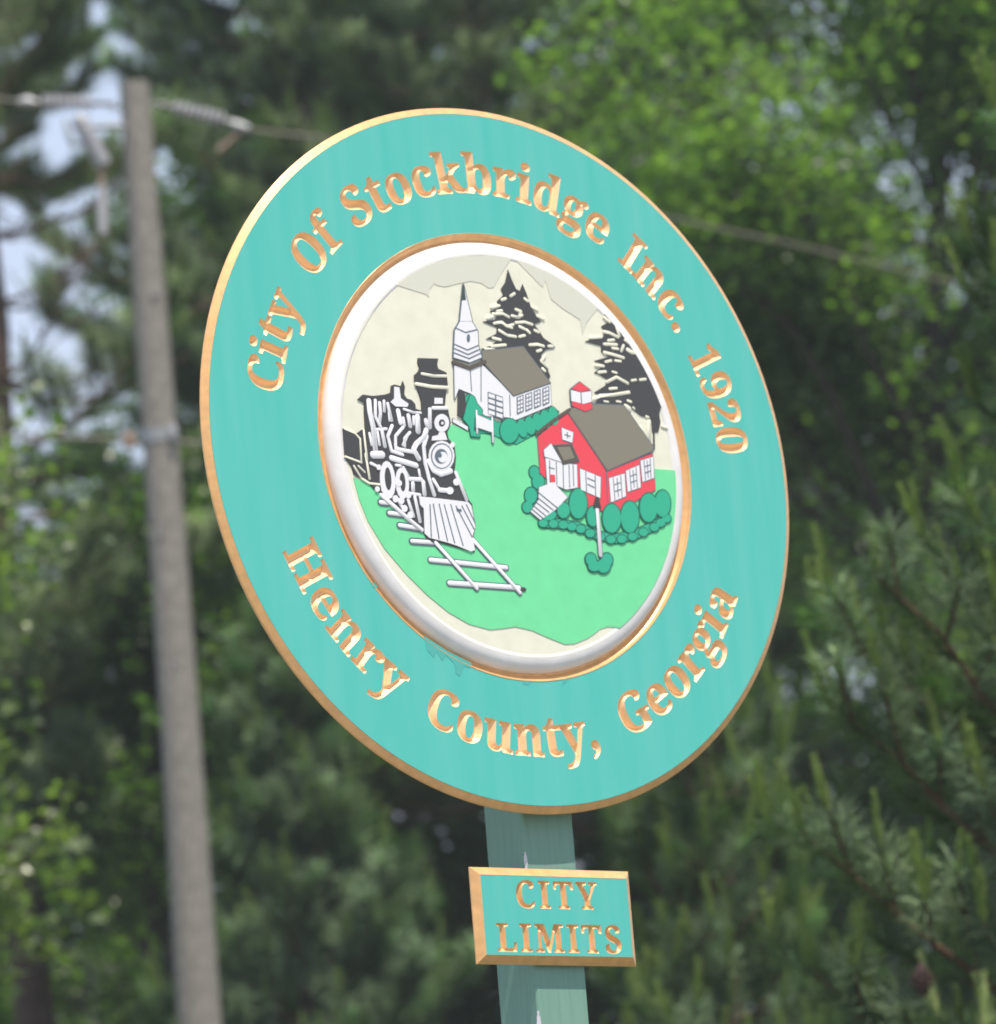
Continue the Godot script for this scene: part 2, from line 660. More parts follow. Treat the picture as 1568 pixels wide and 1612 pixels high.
func build_sign() -> void:
	sign_root = thing("city_limits_sign", "round teal city sign with painted train and red schoolhouse on a green post", "sign", SIGN_AT, 0.6487)
	for i in 120:
		panel_edge.append(Vector2(cos(TAU * i / 120), sin(TAU * i / 120)) * 445.0)
	# post
	var st := begin()
	box(st, Vector3(0.1346, 4.75, 0.1346), Vector3(0.0517, 2.375, -0.1063), 0.0035)
	var post := put("post", finish(st), M.post, sign_root)
	for c in [[-0.034, -0.874, 0.0038, 0.018], [-0.034, -1.222, 0.0048, 0.028]]:
		st = begin()
		var w: float = c[2]
		var hh: float = c[3]
		var y: float = DISC_Y + c[1]
		for k in 5:
			var y0 := y - hh + 2 * hh * k / 5.0
			var y1 := y - hh + 2 * hh * (k + 1) / 5.0
			var w0 := w * (0.35 + 0.65 * sin(PI * k / 5.0 + 0.3))
			var w1 := w * (0.35 + 0.65 * sin(PI * (k + 1) / 5.0 + 0.1))
			box(st, Vector3(w0 + w1, (y1 - y0), 0.0016), Vector3(0.0517 - 0.0673 + 0.0012, (y0 + y1) / 2, -0.039 - 0.0012), 0.0, Basis(Vector3.UP, -PI / 4))
		put("paint_chip", finish(st), M.chip, post)
	for y: float in [-0.35, 0.3]:
		st = begin()
		box(st, Vector3(1.0, 0.09, 0.021), Vector3(0, y, -0.031), 0.002)
		put("batten", finish(st), M.post, sign_root).transform = on_disc
	# the teal face with its carved letters
	var face := CSGCombiner3D.new()
	face.name = "roundel"
	sign_root.add_child(face)
	face.transform = on_disc
	var plate := CSGCylinder3D.new()
	plate.name = "plate"
	plate.radius = 0.765
	plate.height = 0.018
	plate.sides = 180
	plate.rotation.x = PI / 2
	plate.position.z = -0.009
	plate.material = M.teal
	face.add_child(plate)
	var hole := CSGCylinder3D.new()
	hole.name = "hole"
	hole.radius = 0.4964
	hole.height = 0.04
	hole.sides = 160
	hole.rotation.x = PI / 2
	hole.position.z = 0.006
	hole.operation = CSGShape3D.OPERATION_SUBTRACTION
	hole.material = M.teal
	face.add_child(hole)
	var em := 0.1195
	word_on_arc(face, "City", em, 0.588, -81.5, -60.0, true, FAT)
	word_on_arc(face, "Of", em, 0.588, -53.6, -40.8, true, FAT)
	word_on_arc(face, "Stockbridge", em, 0.588, -36.8, 31.9, true, FAT)
	word_on_arc(face, "Inc.", em, 0.588, 36.3, 57.4, true, FAT)
	word_on_arc(face, "1920", em, 0.588, 62.4, 85.3, true, FAT)
	word_on_arc(face, "Henry", em, 0.657, -112.0, -148.0, false, FAT)
	word_on_arc(face, "County,", em, 0.657, -154.0, -195.5, false, FAT)
	word_on_arc(face, "Georgia", em, 0.657, 157.5, 114.8, false, FAT)
	ring_part("gold_rim", PackedVector2Array([Vector2(0.7655, -0.0002), Vector2(0.7790, -0.0078), Vector2(0.7812, -0.0098), Vector2(0.7812, -0.0125), Vector2(0.7760, -0.0205), Vector2(0.45, -0.0205)]), M.gold, 0.0, face)
	ring_part("gold_ring", PackedVector2Array([Vector2(0.4966, -0.0003), Vector2(0.4955, 0.0009), Vector2(0.4938, 0.0002), Vector2(0.4905, -0.0050), Vector2(0.4815, -0.0125), Vector2(0.4700, -0.0130)]), M.gold, 0.0007, face)
	for a in [[-267, -411, -262, -442, -247, -457, -238, -443, -226, -463, -214, -451, -194, -468, -193, -488, -183, -494, -169, -471, -156, -475, -149, -464, -207, -442], [-20, -494, -18, -503, -4, -505, 5, -494], [90, -487, 86, -500, 98, -493, 105, -485], [-388, -302, -389, -313, -379, -315, -376, -310]]:
		st = begin()
		slab(st, flat(a), -0.002, 0.0005)
		put("drip_stain", finish(st), M.teal_stain, face)
	# raised medallion: white moulded rim and cream panel
	item("medallion")
	ring_part("white_rim", PackedVector2Array([Vector2(0.4770, -0.0128), Vector2(0.4765, -0.0075), Vector2(0.4740, -0.002), Vector2(0.4695, 0.0028), Vector2(0.4630, 0.0065), Vector2(0.4550, 0.0090), Vector2(0.4470, 0.0102), Vector2(0.4400, 0.0106), Vector2(0.4396, 0.0098)]), M.rim, 0.0003, relief_part)
	st = begin()
	var disc := PackedVector2Array()
	for i in 120:
		disc.append(Vector2(cos(TAU * i / 120), sin(TAU * i / 120)) * 447.0)
	slab(st, disc, 0.0, 0.0103)
	put("sky_panel", finish(st), M.cream, relief_part)
	draw_relief()
	build_plaque()


func build_plaque() -> void:
	var at := Transform3D(Basis(), Vector3(0.0355, DISC_Y - 0.9965, -0.012))
	var face := CSGCombiner3D.new()
	face.name = "plaque"
	sign_root.add_child(face)
	face.transform = at
	var plate := CSGBox3D.new()
	plate.name = "plate"
	plate.size = Vector3(0.387, 0.169, 0.02)
	plate.position.z = -0.01
	plate.material = M.teal
	face.add_child(plate)
	word_on_line(face, "CITY", 0.0795, -0.1055, 0.112, 0.0168)
	word_on_line(face, "LIMITS", 0.0815, -0.1645, 0.1655, -0.0765)
	var st := begin()
	st.set_smooth_group(-1)
	var iw := 0.1935
	var ih := 0.0845
	var ow := 0.2105
	var oh := 0.1025
	var zi := 0.0004
	var zo := -0.0138
	var zb := -0.0168
	var c := [Vector2(-1, -1), Vector2(1, -1), Vector2(1, 1), Vector2(-1, 1)]
	var names := ["bottom", "side", "top", "side"]
	for k in 4:
		var a: Vector2 = c[k]
		var b: Vector2 = c[(k + 1) % 4]
		var ai := Vector3(a.x * iw, a.y * ih, zi)
		var bi := Vector3(b.x * iw, b.y * ih, zi)
		var ao := Vector3(a.x * ow, a.y * oh, zo)
		var bo := Vector3(b.x * ow, b.y * oh, zo)
		var s2 := begin()
		s2.set_smooth_group(-1)
		quad(s2, ai, bi, bo, ao)
		quad(s2, ao, bo, Vector3(bo.x, bo.y, zb), Vector3(ao.x, ao.y, zb))
		quad(s2, Vector3(ai.x, ai.y, -0.019), Vector3(bi.x, bi.y, -0.019), bi, ai)
		put("frame_side", finish(s2), M.gold, face)
	box(st, Vector3(0.34, 0.15, 0.0068), Vector3(0, 0, -0.0236))
	put("backing", finish(st), M.gold, face)


func draw_relief() -> void:
	item("medallion")
	p("lawn","lawn",8,0,[-423,-82.5,-399.2,-87.7,-371.3,-100.9,-287.8,-83.9,-177.7,21.4,-167.1,43.2,-154.3,54,-108.8,40.7,-24.6,40.1,65,49.8,128,30.5,264.6,12.3,392.8,-4.2,442.5,-3.4,481.2,-7.8,476.8,-87.4,443,-190.1,382.7,-293.4,308,-361.2,263.5,-369.2,217,-367.5,193.8,-374.3,180.6,-383.4,156.7,-397.2,121,-410.2,95.1,-412.9,53.9,-401.2,9.8,-386.8,-33.4,-380.8,-67.6,-386.8,-101.5,-391.3,-155.4,-381.8,-207.5,-358.5,-258.3,-324.3,-308,-282,-358.2,-230.3,-394.8,-173.8,-412.8,-127.1])
	p("stain","primer",4,0,[-249.4,366.1,-206.9,391.7,-165.8,410.8,-95.8,432.5,-16.7,442.7,44.5,440.8,44.4,440.8,15.1,406,-9,372.2,-23,369.5,-42.3,379.1,-71,380.6,-104.1,371.7,-138.8,361.3,-158.9,362.2,-168.6,365.6,-181.8,351.6,-185.4,332.8,-191.4,339.3,-267.8,352.9])
	p("stain","primer",4,0,[60.2,438.9,96,432.5,123.3,425.5,161.8,412.4,179.9,404.8,144.4,418.8,124.6,384.9])
	p("stain","primer",4,0,[128,424.1,142.8,419.4,171.2,408.6,200.4,395.1,232.4,377.2,260.4,358.4,270.9,350.5,236.6,314.6,223,287.4,219.8,320.2,200,330,173.5,342,144.4,360.9])
	p("stain","primer",4,0,[-329.4,296.2,-309.4,317.1,-294,331.4,-315.6,310.9,-350.2,271.3,-370.6,242.6,-367.2,247.8,-376.4,233.7,-395.8,199,-409.4,169.3,-418.5,145.4,-403,184,-388.6,212.6])
	item("conifer_relief")
	p("tree","soot",14,0,[33.4,416.4,41.2,394.2,51,373.6,60.9,370.3,69.6,386.9,77.8,367.6,86.5,336.8,99.9,317.9,110.6,306,90.8,298.5,104.5,282.5,113.4,269,139.5,255.5,142.3,250,117.4,243.5,102.1,229.3,110.4,211.5,122.8,183.9,112.9,171.7,95.5,201.6,53.9,243.7,-3.4,235.8,-45,227.9,-58.3,229.6,-28.3,240.8,-13.5,252,-42.2,253.7,-13.5,267.7,-10.2,282.2,-46.6,291.7,-15.3,298.8,-7.4,308.1,-25.3,316.5,1.5,327.5,-3.9,341.3,15,357.3,9.5,369.7,23.3,386.8])
	l("snow","cream",20,0,3.4,[-20.9,325.4,0.2,331.7])
	l("snow","cream",20,0,3.4,[-19,311.3,8.5,313.9,23.3,308.1])
	l("snow","cream",20,0,3.4,[-17.9,290.1,3,294.8,15.7,286,33.5,291.9])
	l("snow","cream",20,0,3.4,[44.2,327.1,57.6,324.1,50.9,310.6])
	l("snow","cream",20,0,3.4,[40.9,296.8,65.3,300.5,85.4,296.6])
	l("snow","cream",20,0,3.4,[-5.9,275.5,12,267.1])
	l("snow","cream",20,0,3.4,[68.5,283.6,76.4,277.1])
	l("snow","cream",20,0,3.4,[-24.9,256.7,-4.8,254.2])
	l("snow","cream",20,0,3.4,[-30.3,237.7,7.7,243.9])
	l("snow","cream",20,0,3.4,[73.4,249.7,94.4,253,111.3,250.2])
	l("snow","cream",20,0,3.4,[89.9,337.1,103.1,331.1])
	l("snow","cream",20,0,3.4,[101.6,318.1,118.2,312.4])
	l("snow","cream",20,0,3.4,[112.3,228.8,100.6,216.3,116.4,203.4])
	l("snow","cream",20,0,3.4,[33.7,356.2,44.7,363])
	l("snow","cream",20,0,3.4,[8.5,345.3,19.2,349.1])
	l("snow","cream",20,0,3.4,[-6.3,318.2,5.9,320.8])
	l("snow","cream",20,0,3.4,[32.2,311.7,49,309,60.1,315.7])
	l("snow","cream",20,0,3.4,[12.6,288.5,29.2,284.3])
	l("snow","cream",20,0,3.4,[50.3,289.1,63.5,284.6])
	l("snow","cream",20,0,3.4,[17,266.1,37.4,265.1])
	l("snow","cream",20,0,3.4,[47.7,266,61.9,270.1])
	l("snow","cream",20,0,3.4,[-48.1,230.5,-21,230])
	l("snow","cream",20,0,3.4,[90.9,284.2,100.9,280.8])
	l("snow","cream",20,0,3.4,[92.6,237.1,103.4,240.9])
	l("snow","cream",20,0,3.4,[125.2,251.4,135.7,252.3])
	l("snow","cream",20,0,3.4,[102.2,199.3,108.5,194.2])
	l("snow","cream",20,0,3.4,[71.2,354,79.2,349])
	l("snow","cream",20,0,3.4,[-33.8,300,-19.6,305.6])
	item("conifer_relief")
	p("tree","soot",14,0,[292.3,349.4,310.3,340,333.8,328,350.9,310.7,366.2,293.1,383.7,278.9,400.1,255.1,412.7,231,424.1,197.3,433.9,166.7,436.7,141.8,420.5,135.8,414.6,118,398.3,110.5,364.1,114,342.8,128,320.4,132.4,290,133.1,240.6,132.2,254.3,152,239.7,157.1,272.1,175.3,281.3,188.6,259.7,199.2,244.9,202.7,277.6,222.6,248,229.5,291.4,242.6,269.6,251.7,271.2,265.9,228.2,271.5,246.2,279.3,277.1,283.6,286.4,298.6,276.4,310.2,296.7,321.5,287,336.3])
	l("snow","cream",20,0,3.48,[286.4,331.6,300.6,321.9])
	l("snow","cream",20,0,3.75,[282.6,298.2,297.6,296.5,319.7,289])
	l("snow","cream",20,0,3.48,[318.4,310.9,323.9,292.5])
	l("snow","cream",20,0,3.22,[242.5,280.6,273.4,284.9])
	l("snow","cream",20,0,3.75,[279.3,269.7,313.8,271.2])
	l("snow","cream",20,0,3.48,[332.9,271.3,325.6,258.1])
	l("snow","cream",20,0,4.82,[343.4,262.8,354.3,257.5,373.7,259.1])
	l("snow","cream",20,0,4.02,[366.2,293.1,383.1,274.1])
	l("snow","cream",20,0,3.75,[277.1,250.7,299.6,248,329.6,242.8])
	l("snow","cream",20,0,3.48,[250.6,218.8,271.5,219])
	l("snow","cream",20,0,3.48,[256.4,203.7,275.8,206.8])
	l("snow","cream",20,0,3.75,[276.9,183.5,305.1,196.8,334.3,185.2])
	l("snow","cream",20,0,2.95,[346.6,192.5,358.4,195])
	l("snow","cream",20,0,3.22,[370,196,385.7,198.9])
	l("snow","cream",20,0,4.02,[229.9,137.6,254.1,150.4,288.8,154.8,335.7,164.9])
	l("snow","cream",20,0,6.7,[322.2,131,331.2,127])
	l("snow","cream",20,0,2.41,[343.2,131.1,346.7,128.3])
	l("snow","cream",20,0,2.68,[377.5,113.5,383.1,112.4])
	l("snow","cream",20,0,4.56,[406.5,211.6,416.1,210.8])
	l("snow","cream",20,0,5.9,[438,152.9,448.6,144.3])
	l("snow","cream",20,0,8.04,[445.7,120.5,456.3,111.9])
	l("snow","cream",20,0,2.41,[298.6,141.6,310,141])
	l("snow","cream",20,0,2.14,[264.1,138.8,275.4,138.2])
	l("snow","cream",20,0,3.22,[389,258.9,398.6,258.2])
	l("snow","cream",20,0,3.48,[291.7,278.7,307.3,281.6])
	l("snow","cream",20,0,3.22,[301.3,262.3,316.5,262])
	l("snow","cream",20,0,2.95,[338.3,284.4,347.2,278.9])
	l("snow","cream",20,0,2.95,[305.7,234.4,320.9,234.2])
	l("snow","cream",20,0,3.22,[278.4,229,294.1,233.4])
	l("snow","cream",20,0,2.95,[359.6,270.5,370.5,265.2])
	l("snow","cream",20,0,2.68,[295,208.5,306.2,206.3])
	l("snow","cream",20,0,3.22,[282.7,168.4,302.1,171.5])
	l("snow","cream",20,0,2.95,[329.6,145.7,338.9,143.3])
	p("trunk","soot",12,0,[391.6,119.3,415.3,124.4,416.6,102.5,408.1,80.6,390.7,79.2])
	l("trunk","soot",12,0,2.09,[397.6,102.3,391.8,41])
	l("snow","cream",20,0,5.22,[357.3,87,363.8,78.3])
	l("snow","cream",18,0,5.74,[383.3,101.1,378.9,58.2])
	l("snow","cream",20,0,2.87,[419.9,94.9,441.9,90.5])
	item("church_relief")
	p("hedge","hedge",16,3,[-119.6,113.2,-101.1,126.2,-84.7,118.9,-73,99.8,-60.7,86.4,-35,68.3,-7.4,67.5,34.9,73.7,120,115.2,136.4,104.9,67.2,50.2,12,22.9,-25.2,31.6,-51.8,41.1,-93.1,40.8,-88.7,49.7,-108.2,59.7,-125.9,69.7,-116.9,90.5])
	p("wall","white",24,4,[-135.4,186.2,-99.1,179.4,-72.5,191.6,-62,195.3,15.9,131,119.2,166.5,117.2,117.9,16.8,77.2,-6.6,81.1,-62.6,79.5,-86.6,91.6,-96.4,126,-129.1,134.6,-141.6,111.1])
	p("roof","olive",34,5,[-58.9,223.9,53.9,243.7,119.3,167.9,15.9,131,-58.1,199.9])
	p("spire","white",34,6,[-91.9,368.4,-77.6,289.3,-110.2,286.4])
	p("spire_tip","spruce",38,0,[-91.8,372.7,-89.2,335.2,-101.8,334])
	p("belfry","white",36,6,[-110.3,285.5,-78.7,288.3,-65.4,267.8,-67.1,235.8,-61.2,209.7,-93.7,196,-135.5,203.3,-131.3,230.2,-126,263.8])
	l("belfry_line","ink",41,0,1.39,[-123.7,269.8,-98.7,261.9,-66.7,271.2])
	l("belfry_line","ink",41,0,1.39,[-130.3,232.6,-97.7,223,-67.1,235.8])
	l("belfry_line","ink",41,0,1.39,[-131.3,223,-97,213,-64.5,227.4])
	l("belfry_line","ink",41,0,1.39,[-133,213.3,-95.6,203.9,-63,218.8])
	p("louvre","ink",41,0,[-88,249.9,-88.7,246.3,-90,243.2,-91.7,241,-93.5,240.2,-95.1,240.7,-96.4,242.6,-97,245.5,-97,249.1,-96.3,252.7,-95,255.8,-93.3,258,-91.5,258.8,-89.8,258.3,-88.6,256.4,-87.9,253.4])
	l("eave","umber",40,0,4.29,[-136.9,192.8,-95.1,182.9,-53.5,200.9])
	l("corner_line","ink",29,0,1.11,[-94.2,178.4,-95.8,131.7])
	l("corner_line","ink",29,0,1.11,[-63.9,193.7,-72.7,111.1])
	l("corner_line","ink",29,0,1.11,[5.7,131.6,2.3,84.6])
	p("door","soot",30,0,[-131.3,128.6,-122.3,133.1,-114.4,127.2,-112.7,88.5,-128.8,71.5,-138,75.1])
	p("window","ink",30,0,[-52.8,134.2,-12.9,125.9,-16.5,73.2,-56.9,85.8])
	p("pane","white",35,0,[-51,130.9,-34.8,127.6,-35.7,119.5,-51.9,122.8])
	p("pane","white",35,0,[-52.4,118.4,-36.2,115.1,-37.1,107,-53.3,110.3])
	p("pane","white",35,0,[-53.7,105.9,-37.5,102.6,-38.4,94.5,-54.6,97.8])
	p("pane","white",35,0,[-55.1,93.4,-38.9,90.1,-39.8,82,-56,85.3])
	p("pane","white",35,0,[-30.8,126.8,-14.5,123.5,-15.4,115.4,-31.6,118.7])
	p("pane","white",35,0,[-32.1,114.3,-15.9,111,-16.8,102.8,-33,106.1])
	p("pane","white",35,0,[-33.5,101.8,-17.2,98.5,-18.1,90.3,-34.4,93.6])
	p("pane","white",35,0,[-34.8,89.3,-18.6,86,-19.5,77.8,-35.7,81.2])
	p("window","ink",30,0,[24,128.3,43.3,135.4,39.9,97.6,20.4,88.7])
	p("pane","white",35,0,[26.8,126.7,32.6,128.7,31.9,122.5,26.1,120.5])
	p("pane","white",35,0,[25.8,117.7,31.6,119.7,30.9,113.5,25.1,111.5])
	p("pane","white",35,0,[24.8,108.7,30.6,110.7,29.9,104.5,24.2,102.5])
	p("pane","white",35,0,[23.9,99.7,29.6,101.7,28.9,95.5,23.2,93.5])
	p("pane","white",35,0,[34.5,129.8,40.3,131.8,39.6,125.6,33.9,123.6])
	p("pane","white",35,0,[33.6,120.8,39.3,122.8,38.6,116.6,32.9,114.6])
	p("pane","white",35,0,[32.6,111.8,38.3,113.8,37.7,107.6,31.9,105.6])
	p("pane","white",35,0,[31.6,102.8,37.3,104.8,36.7,98.6,30.9,96.6])
	p("window","ink",30,0,[47.9,136.7,67.2,143.8,63.8,106,44.3,97])
	p("pane","white",35,0,[50.7,135.1,56.5,137.1,55.8,130.9,50,128.9])
	p("pane","white",35,0,[49.7,126.1,55.5,128.1,54.8,121.9,49,119.9])
	p("pane","white",35,0,[48.7,117.1,54.5,119.1,53.8,112.9,48,110.9])
	p("pane","white",35,0,[47.7,108.1,53.5,110.1,52.8,103.9,47,101.9])
	p("pane","white",35,0,[58.4,138.2,64.2,140.2,63.5,134,57.8,132])
	p("pane","white",35,0,[57.5,129.2,63.2,131.2,62.6,125,56.8,123])
	p("pane","white",35,0,[56.5,120.2,62.2,122.2,61.6,116,55.8,114])
	p("pane","white",35,0,[55.5,111.2,61.2,113.2,60.6,107,54.8,104.9])
	p("window","ink",30,0,[71.8,145.1,91.2,152.3,87.8,114.4,68.2,105.4])
	p("pane","white",35,0,[74.6,143.5,80.4,145.5,79.7,139.3,73.9,137.3])
	p("pane","white",35,0,[73.6,134.5,79.4,136.5,78.7,130.3,72.9,128.3])
	p("pane","white",35,0,[72.6,125.5,78.4,127.5,77.7,121.3,71.9,119.3])
	p("pane","white",35,0,[71.6,116.5,77.4,118.5,76.7,112.3,70.9,110.2])
	p("pane","white",35,0,[82.4,146.6,88.2,148.7,87.5,142.4,81.7,140.4])
	p("pane","white",35,0,[81.4,137.6,87.2,139.6,86.5,133.4,80.7,131.4])
	p("pane","white",35,0,[80.4,128.6,86.2,130.6,85.5,124.4,79.7,122.4])
	p("pane","white",35,0,[79.4,119.6,85.2,121.6,84.5,115.3,78.7,113.3])
	p("window","ink",30,0,[95.9,153.6,115.3,160.8,111.8,122.8,92.2,113.8])
	p("pane","white",35,0,[98.7,152,104.5,154,103.8,147.8,98,145.7])
	p("pane","white",35,0,[97.6,142.9,103.5,145,102.8,138.7,97,136.7])
	p("pane","white",35,0,[96.6,133.9,102.5,135.9,101.8,129.7,95.9,127.7])
	p("pane","white",35,0,[95.6,124.9,101.4,126.9,100.7,120.7,94.9,118.6])
	p("pane","white",35,0,[106.5,155.1,112.3,157.1,111.6,150.9,105.8,148.9])
	p("pane","white",35,0,[105.4,146.1,111.3,148.1,110.6,141.8,104.8,139.8])
	p("pane","white",35,0,[104.4,137,110.3,139,109.6,132.8,103.7,130.8])
	p("pane","white",35,0,[103.4,128,109.2,130,108.6,123.8,102.7,121.7])
	p("shrub","hedge",32,4,[-99.3,124.1,-89.5,119.1,-84.1,105.2,-71.8,91.8,-75.1,77.2,-94.4,72.8,-99.3,43.7,-84.3,39.2,-85.2,31.1,-107.5,31.1,-110.3,52.9,-124.1,67.6,-114.5,94.1])
	p("shrub","hedge",32,4,[21.5,53.1,18.4,42.3,12,33,3.2,26.4,-6.7,23.5,-16.1,24.9,-23.6,30.3,-28,38.8,-28.8,49.2,-25.7,59.9,-19.3,69.2,-10.5,75.9,-0.7,78.7,8.7,77.4,16.3,72,20.8,63.5])
	p("shrub","hedge",30,3,[45.3,63,45.4,55,43.5,47.8,39.8,42.3,35,39.5,29.7,39.8,24.7,43.1,20.8,48.9,18.7,56.3,18.5,64.3,20.5,71.5,24.1,76.9,29,79.7,34.3,79.5,39.3,76.2,43.1,70.4])
	p("shrub","hedge",30,3,[67,70.4,67.2,62.5,65.2,55.2,61.6,49.8,56.7,47,51.4,47.2,46.4,50.5,42.5,56.3,40.4,63.8,40.2,71.7,42.2,79,45.8,84.4,50.7,87.2,56,87,61,83.7,64.9,77.9])
	p("shrub","hedge",30,3,[89,79.4,89.1,71.4,87.2,64.1,83.5,58.7,78.6,55.9,73.3,56.2,68.3,59.4,64.4,65.3,62.3,72.7,62.1,80.7,64.1,87.9,67.7,93.4,72.6,96.2,78,96,83,92.7,86.8,86.8])
	p("shrub","hedge",30,3,[111,88.4,111.2,80.4,109.2,73.1,105.5,67.6,100.6,64.8,95.3,65.1,90.3,68.4,86.4,74.2,84.2,81.7,84.1,89.6,86,96.9,89.7,102.4,94.6,105.2,100,105,105,101.7,108.9,95.8])
	p("shrub","hedge",30,3,[133.1,97.4,133.2,89.4,131.3,82.1,127.6,76.6,122.7,73.8,117.3,74.1,112.3,77.4,108.4,83.2,106.3,90.7,106.1,98.6,108.1,105.9,111.8,111.4,116.7,114.2,122.1,114,127.1,110.7,131,104.9])
	p("sign_board","white",40,4,[-90.1,81.2,-50.1,69.1,-52.1,43.9,-92.5,52.3])
	l("sign_leg","white",40,3,1.89,[-87.9,89.1,-91.2,38.6])
	l("sign_leg","white",40,3,1.89,[-47.6,76.5,-51.1,21.6])
	p("path","white",26,3,[-150.4,67.5,-113.8,51.8,-114.7,43.4,-152.3,59.1])
	item("schoolhouse_relief")
	p("shrub","hedge",22,5,[67,-35.5,65.4,-40.8,62.1,-45.4,57.5,-48.6,52.4,-50,47.5,-49.3,43.6,-46.7,41.3,-42.5,40.9,-37.4,42.4,-32.2,45.7,-27.6,50.3,-24.4,55.4,-23,60.3,-23.7,64.2,-26.3,66.6,-30.5])
	p("shrub","hedge",22,5,[78.8,-55.5,76.9,-61.9,72.7,-67.6,67,-71.5,60.6,-73.2,54.5,-72.4,49.6,-69.2,46.7,-64.1,46.2,-57.9,48.1,-51.5,52.2,-45.9,57.9,-41.9,64.3,-40.2,70.4,-41,75.3,-44.2,78.3,-49.3])
	p("shrub","hedge",22,5,[55.4,-88.4,53.4,-95.4,49.2,-101.4,43.5,-105.7,37.1,-107.5,31,-106.5,26.2,-103,23.3,-97.4,22.8,-90.7,24.8,-83.7,29,-77.7,34.7,-73.4,41,-71.6,47.1,-72.5,52,-76,54.9,-81.6])
	p("shrub","hedge",22,5,[40.9,-114.6,39.4,-119.5,35.9,-123.8,31.2,-126.8,25.8,-128.1,20.7,-127.5,16.5,-125.1,14,-121.2,13.5,-116.5,15.1,-111.6,18.5,-107.3,23.2,-104.3,28.6,-103,33.7,-103.6,37.9,-106,40.4,-109.9])
	l("low_hedge","hedge",26,6,9.39,[64.8,-148.6,115.6,-146.7,158.7,-149.9,204.4,-164.8,258.6,-170.9,315.4,-157.6,373.9,-132.8,406.2,-112.5])
	p("gable_wall","red",26,4,[71.9,43.9,158.5,104.6,248.8,-17.9,245.7,-108.2,192.2,-111.8,181.6,-76.7,80,-45,69.4,-36.9])
	p("side_wall","red",26,4,[252.2,-20.7,384.1,29.8,382.5,-52.2,344.1,-71.4,277.2,-106.1,245.7,-108.2])
	p("roof","olive",36,6,[166.7,112.8,204.9,127,256.7,130,316.3,132.9,388.4,43.8,383.6,34.9,253.6,-18.2,161.4,104.2])
	l("eave","umber",40,0,3.39,[68.2,49.6,116,82.6,164.8,111.7])
	l("wall_line","ink",30,0,1.17,[249.6,-20.9,246,-105.2])
	p("cupola_base","red",44,4,[174.3,131.5,204.9,126.4,226.9,132.7,227.9,119.2,207.5,110.9,173,120.2])
	p("cupola_louvre","white",44,4,[172.8,156.4,200.5,152.6,229.5,158.6,226.7,134.2,205,127.6,171.7,131.3])
	p("cupola_roof","red",48,4,[199.6,176.4,225.4,161.3,200.7,153.9,175,159.6])
	l("cupola_line","ink",49,0,1.17,[199.7,151.7,198.5,128.3])
	p("window","white",36,4,[138.5,69.1,168.9,60.9,163.6,37.4,137.6,42.3])
	l("pane","ink",41,0,1.17,[152.2,59,152,47])
	l("pane","ink",41,0,1.17,[144.8,53.9,159.7,51.2])
	p("porch_roof","umber",44,4,[111.6,27.4,161.4,33.3,177.4,-2.1,132.4,-13.8])
	p("porch_roof_patch","olive",48,0,[120.3,23.6,155.3,27.7,165.2,3,135.2,-5.2])
	p("porch_gable","white",42,4,[83.7,14.3,104.8,30.8,129.3,-8.6,106.2,-4.4,84.3,0])
	p("porch_wall","white",36,4,[86.7,-1.3,127.3,-10.3,170.8,-11.6,166.8,-62.8,135.2,-69.5,114.1,-63.5,85.4,-61])
	p("door","red",41,0,[93.7,-38.7,108.2,-38.8,107.1,-55,93.9,-56])
	l("porch_line","ink",41,0,1.04,[96.8,-8,92.5,-56.1])
	l("porch_line","ink",41,0,1.04,[114.7,-9.7,110.8,-60.7])
	l("porch_line","ink",41,0,1.04,[93.3,-23.2,107.5,-25.2])
	l("porch_line","ink",41,0,1.04,[132.3,-14.4,128.4,-65.5])
	l("porch_line","ink",41,0,1.04,[148.8,-13.2,144.8,-64.3])
	l("porch_line","ink",41,0,1.04,[159.8,-12.4,156.2,-60.5])
	p("steps","white",40,4,[62.1,-69.5,100.4,-56.1,136.9,-86.3,100.9,-116.5,57.6,-142.2,33.3,-125.5,56.7,-98.7])
	l("step_line","ink",45,0,1.17,[59.6,-82.2,105,-111.8])
	l("step_line","ink",45,0,1.17,[54.9,-92.9,93.5,-117.9])
	l("step_line","ink",45,0,1.17,[50.1,-103.6,82,-123.7])
	l("step_line","ink",45,0,1.17,[43.6,-113,72.1,-131.8])
	l("step_line","ink",45,0,1.17,[38.5,-120.7,64.2,-138.3])
	p("window","white",34,4,[178.3,-19.4,233.3,-34.7,226.3,-82,175.5,-66.6])
	l("shutter_line","ink",39,0,1.04,[193,-25,190.4,-70.1])
	l("shutter_line","ink",39,0,1.04,[217.8,-32.2,214.4,-77.4])
	l("pane","ink",39,0,1.17,[196.8,-39.7,214.5,-45])
	l("pane","ink",39,0,1.17,[195.3,-53.3,212.8,-59.5])
	p("window","white",34,4,[256,-35.5,300.3,-21.7,298,-73.1,255.2,-89.6])
	l("shutter_line","ink",39,0,0.91,[267.4,-33.5,266.3,-83.7])
	l("shutter_line","ink",39,0,0.91,[288.7,-26.9,286.9,-75.9])
	l("pane","ink",39,0,0.91,[278,-33.9,276.7,-76.1])
	l("pane","ink",39,0,1.04,[269.7,-48.7,285.5,-43.4])
	l("pane","ink",39,0,1.04,[269.4,-64.1,285,-58.6])
	p("window","white",34,4,[304.8,-15.4,343.7,0.4,341.8,-49.9,304.4,-62.7])
	l("shutter_line","ink",39,0,0.91,[314.9,-12.7,314.1,-58])
	l("shutter_line","ink",39,0,0.91,[333.5,-5.2,332.1,-51.7])
	l("pane","ink",39,0,0.91,[324.1,-12.4,323.2,-51.4])
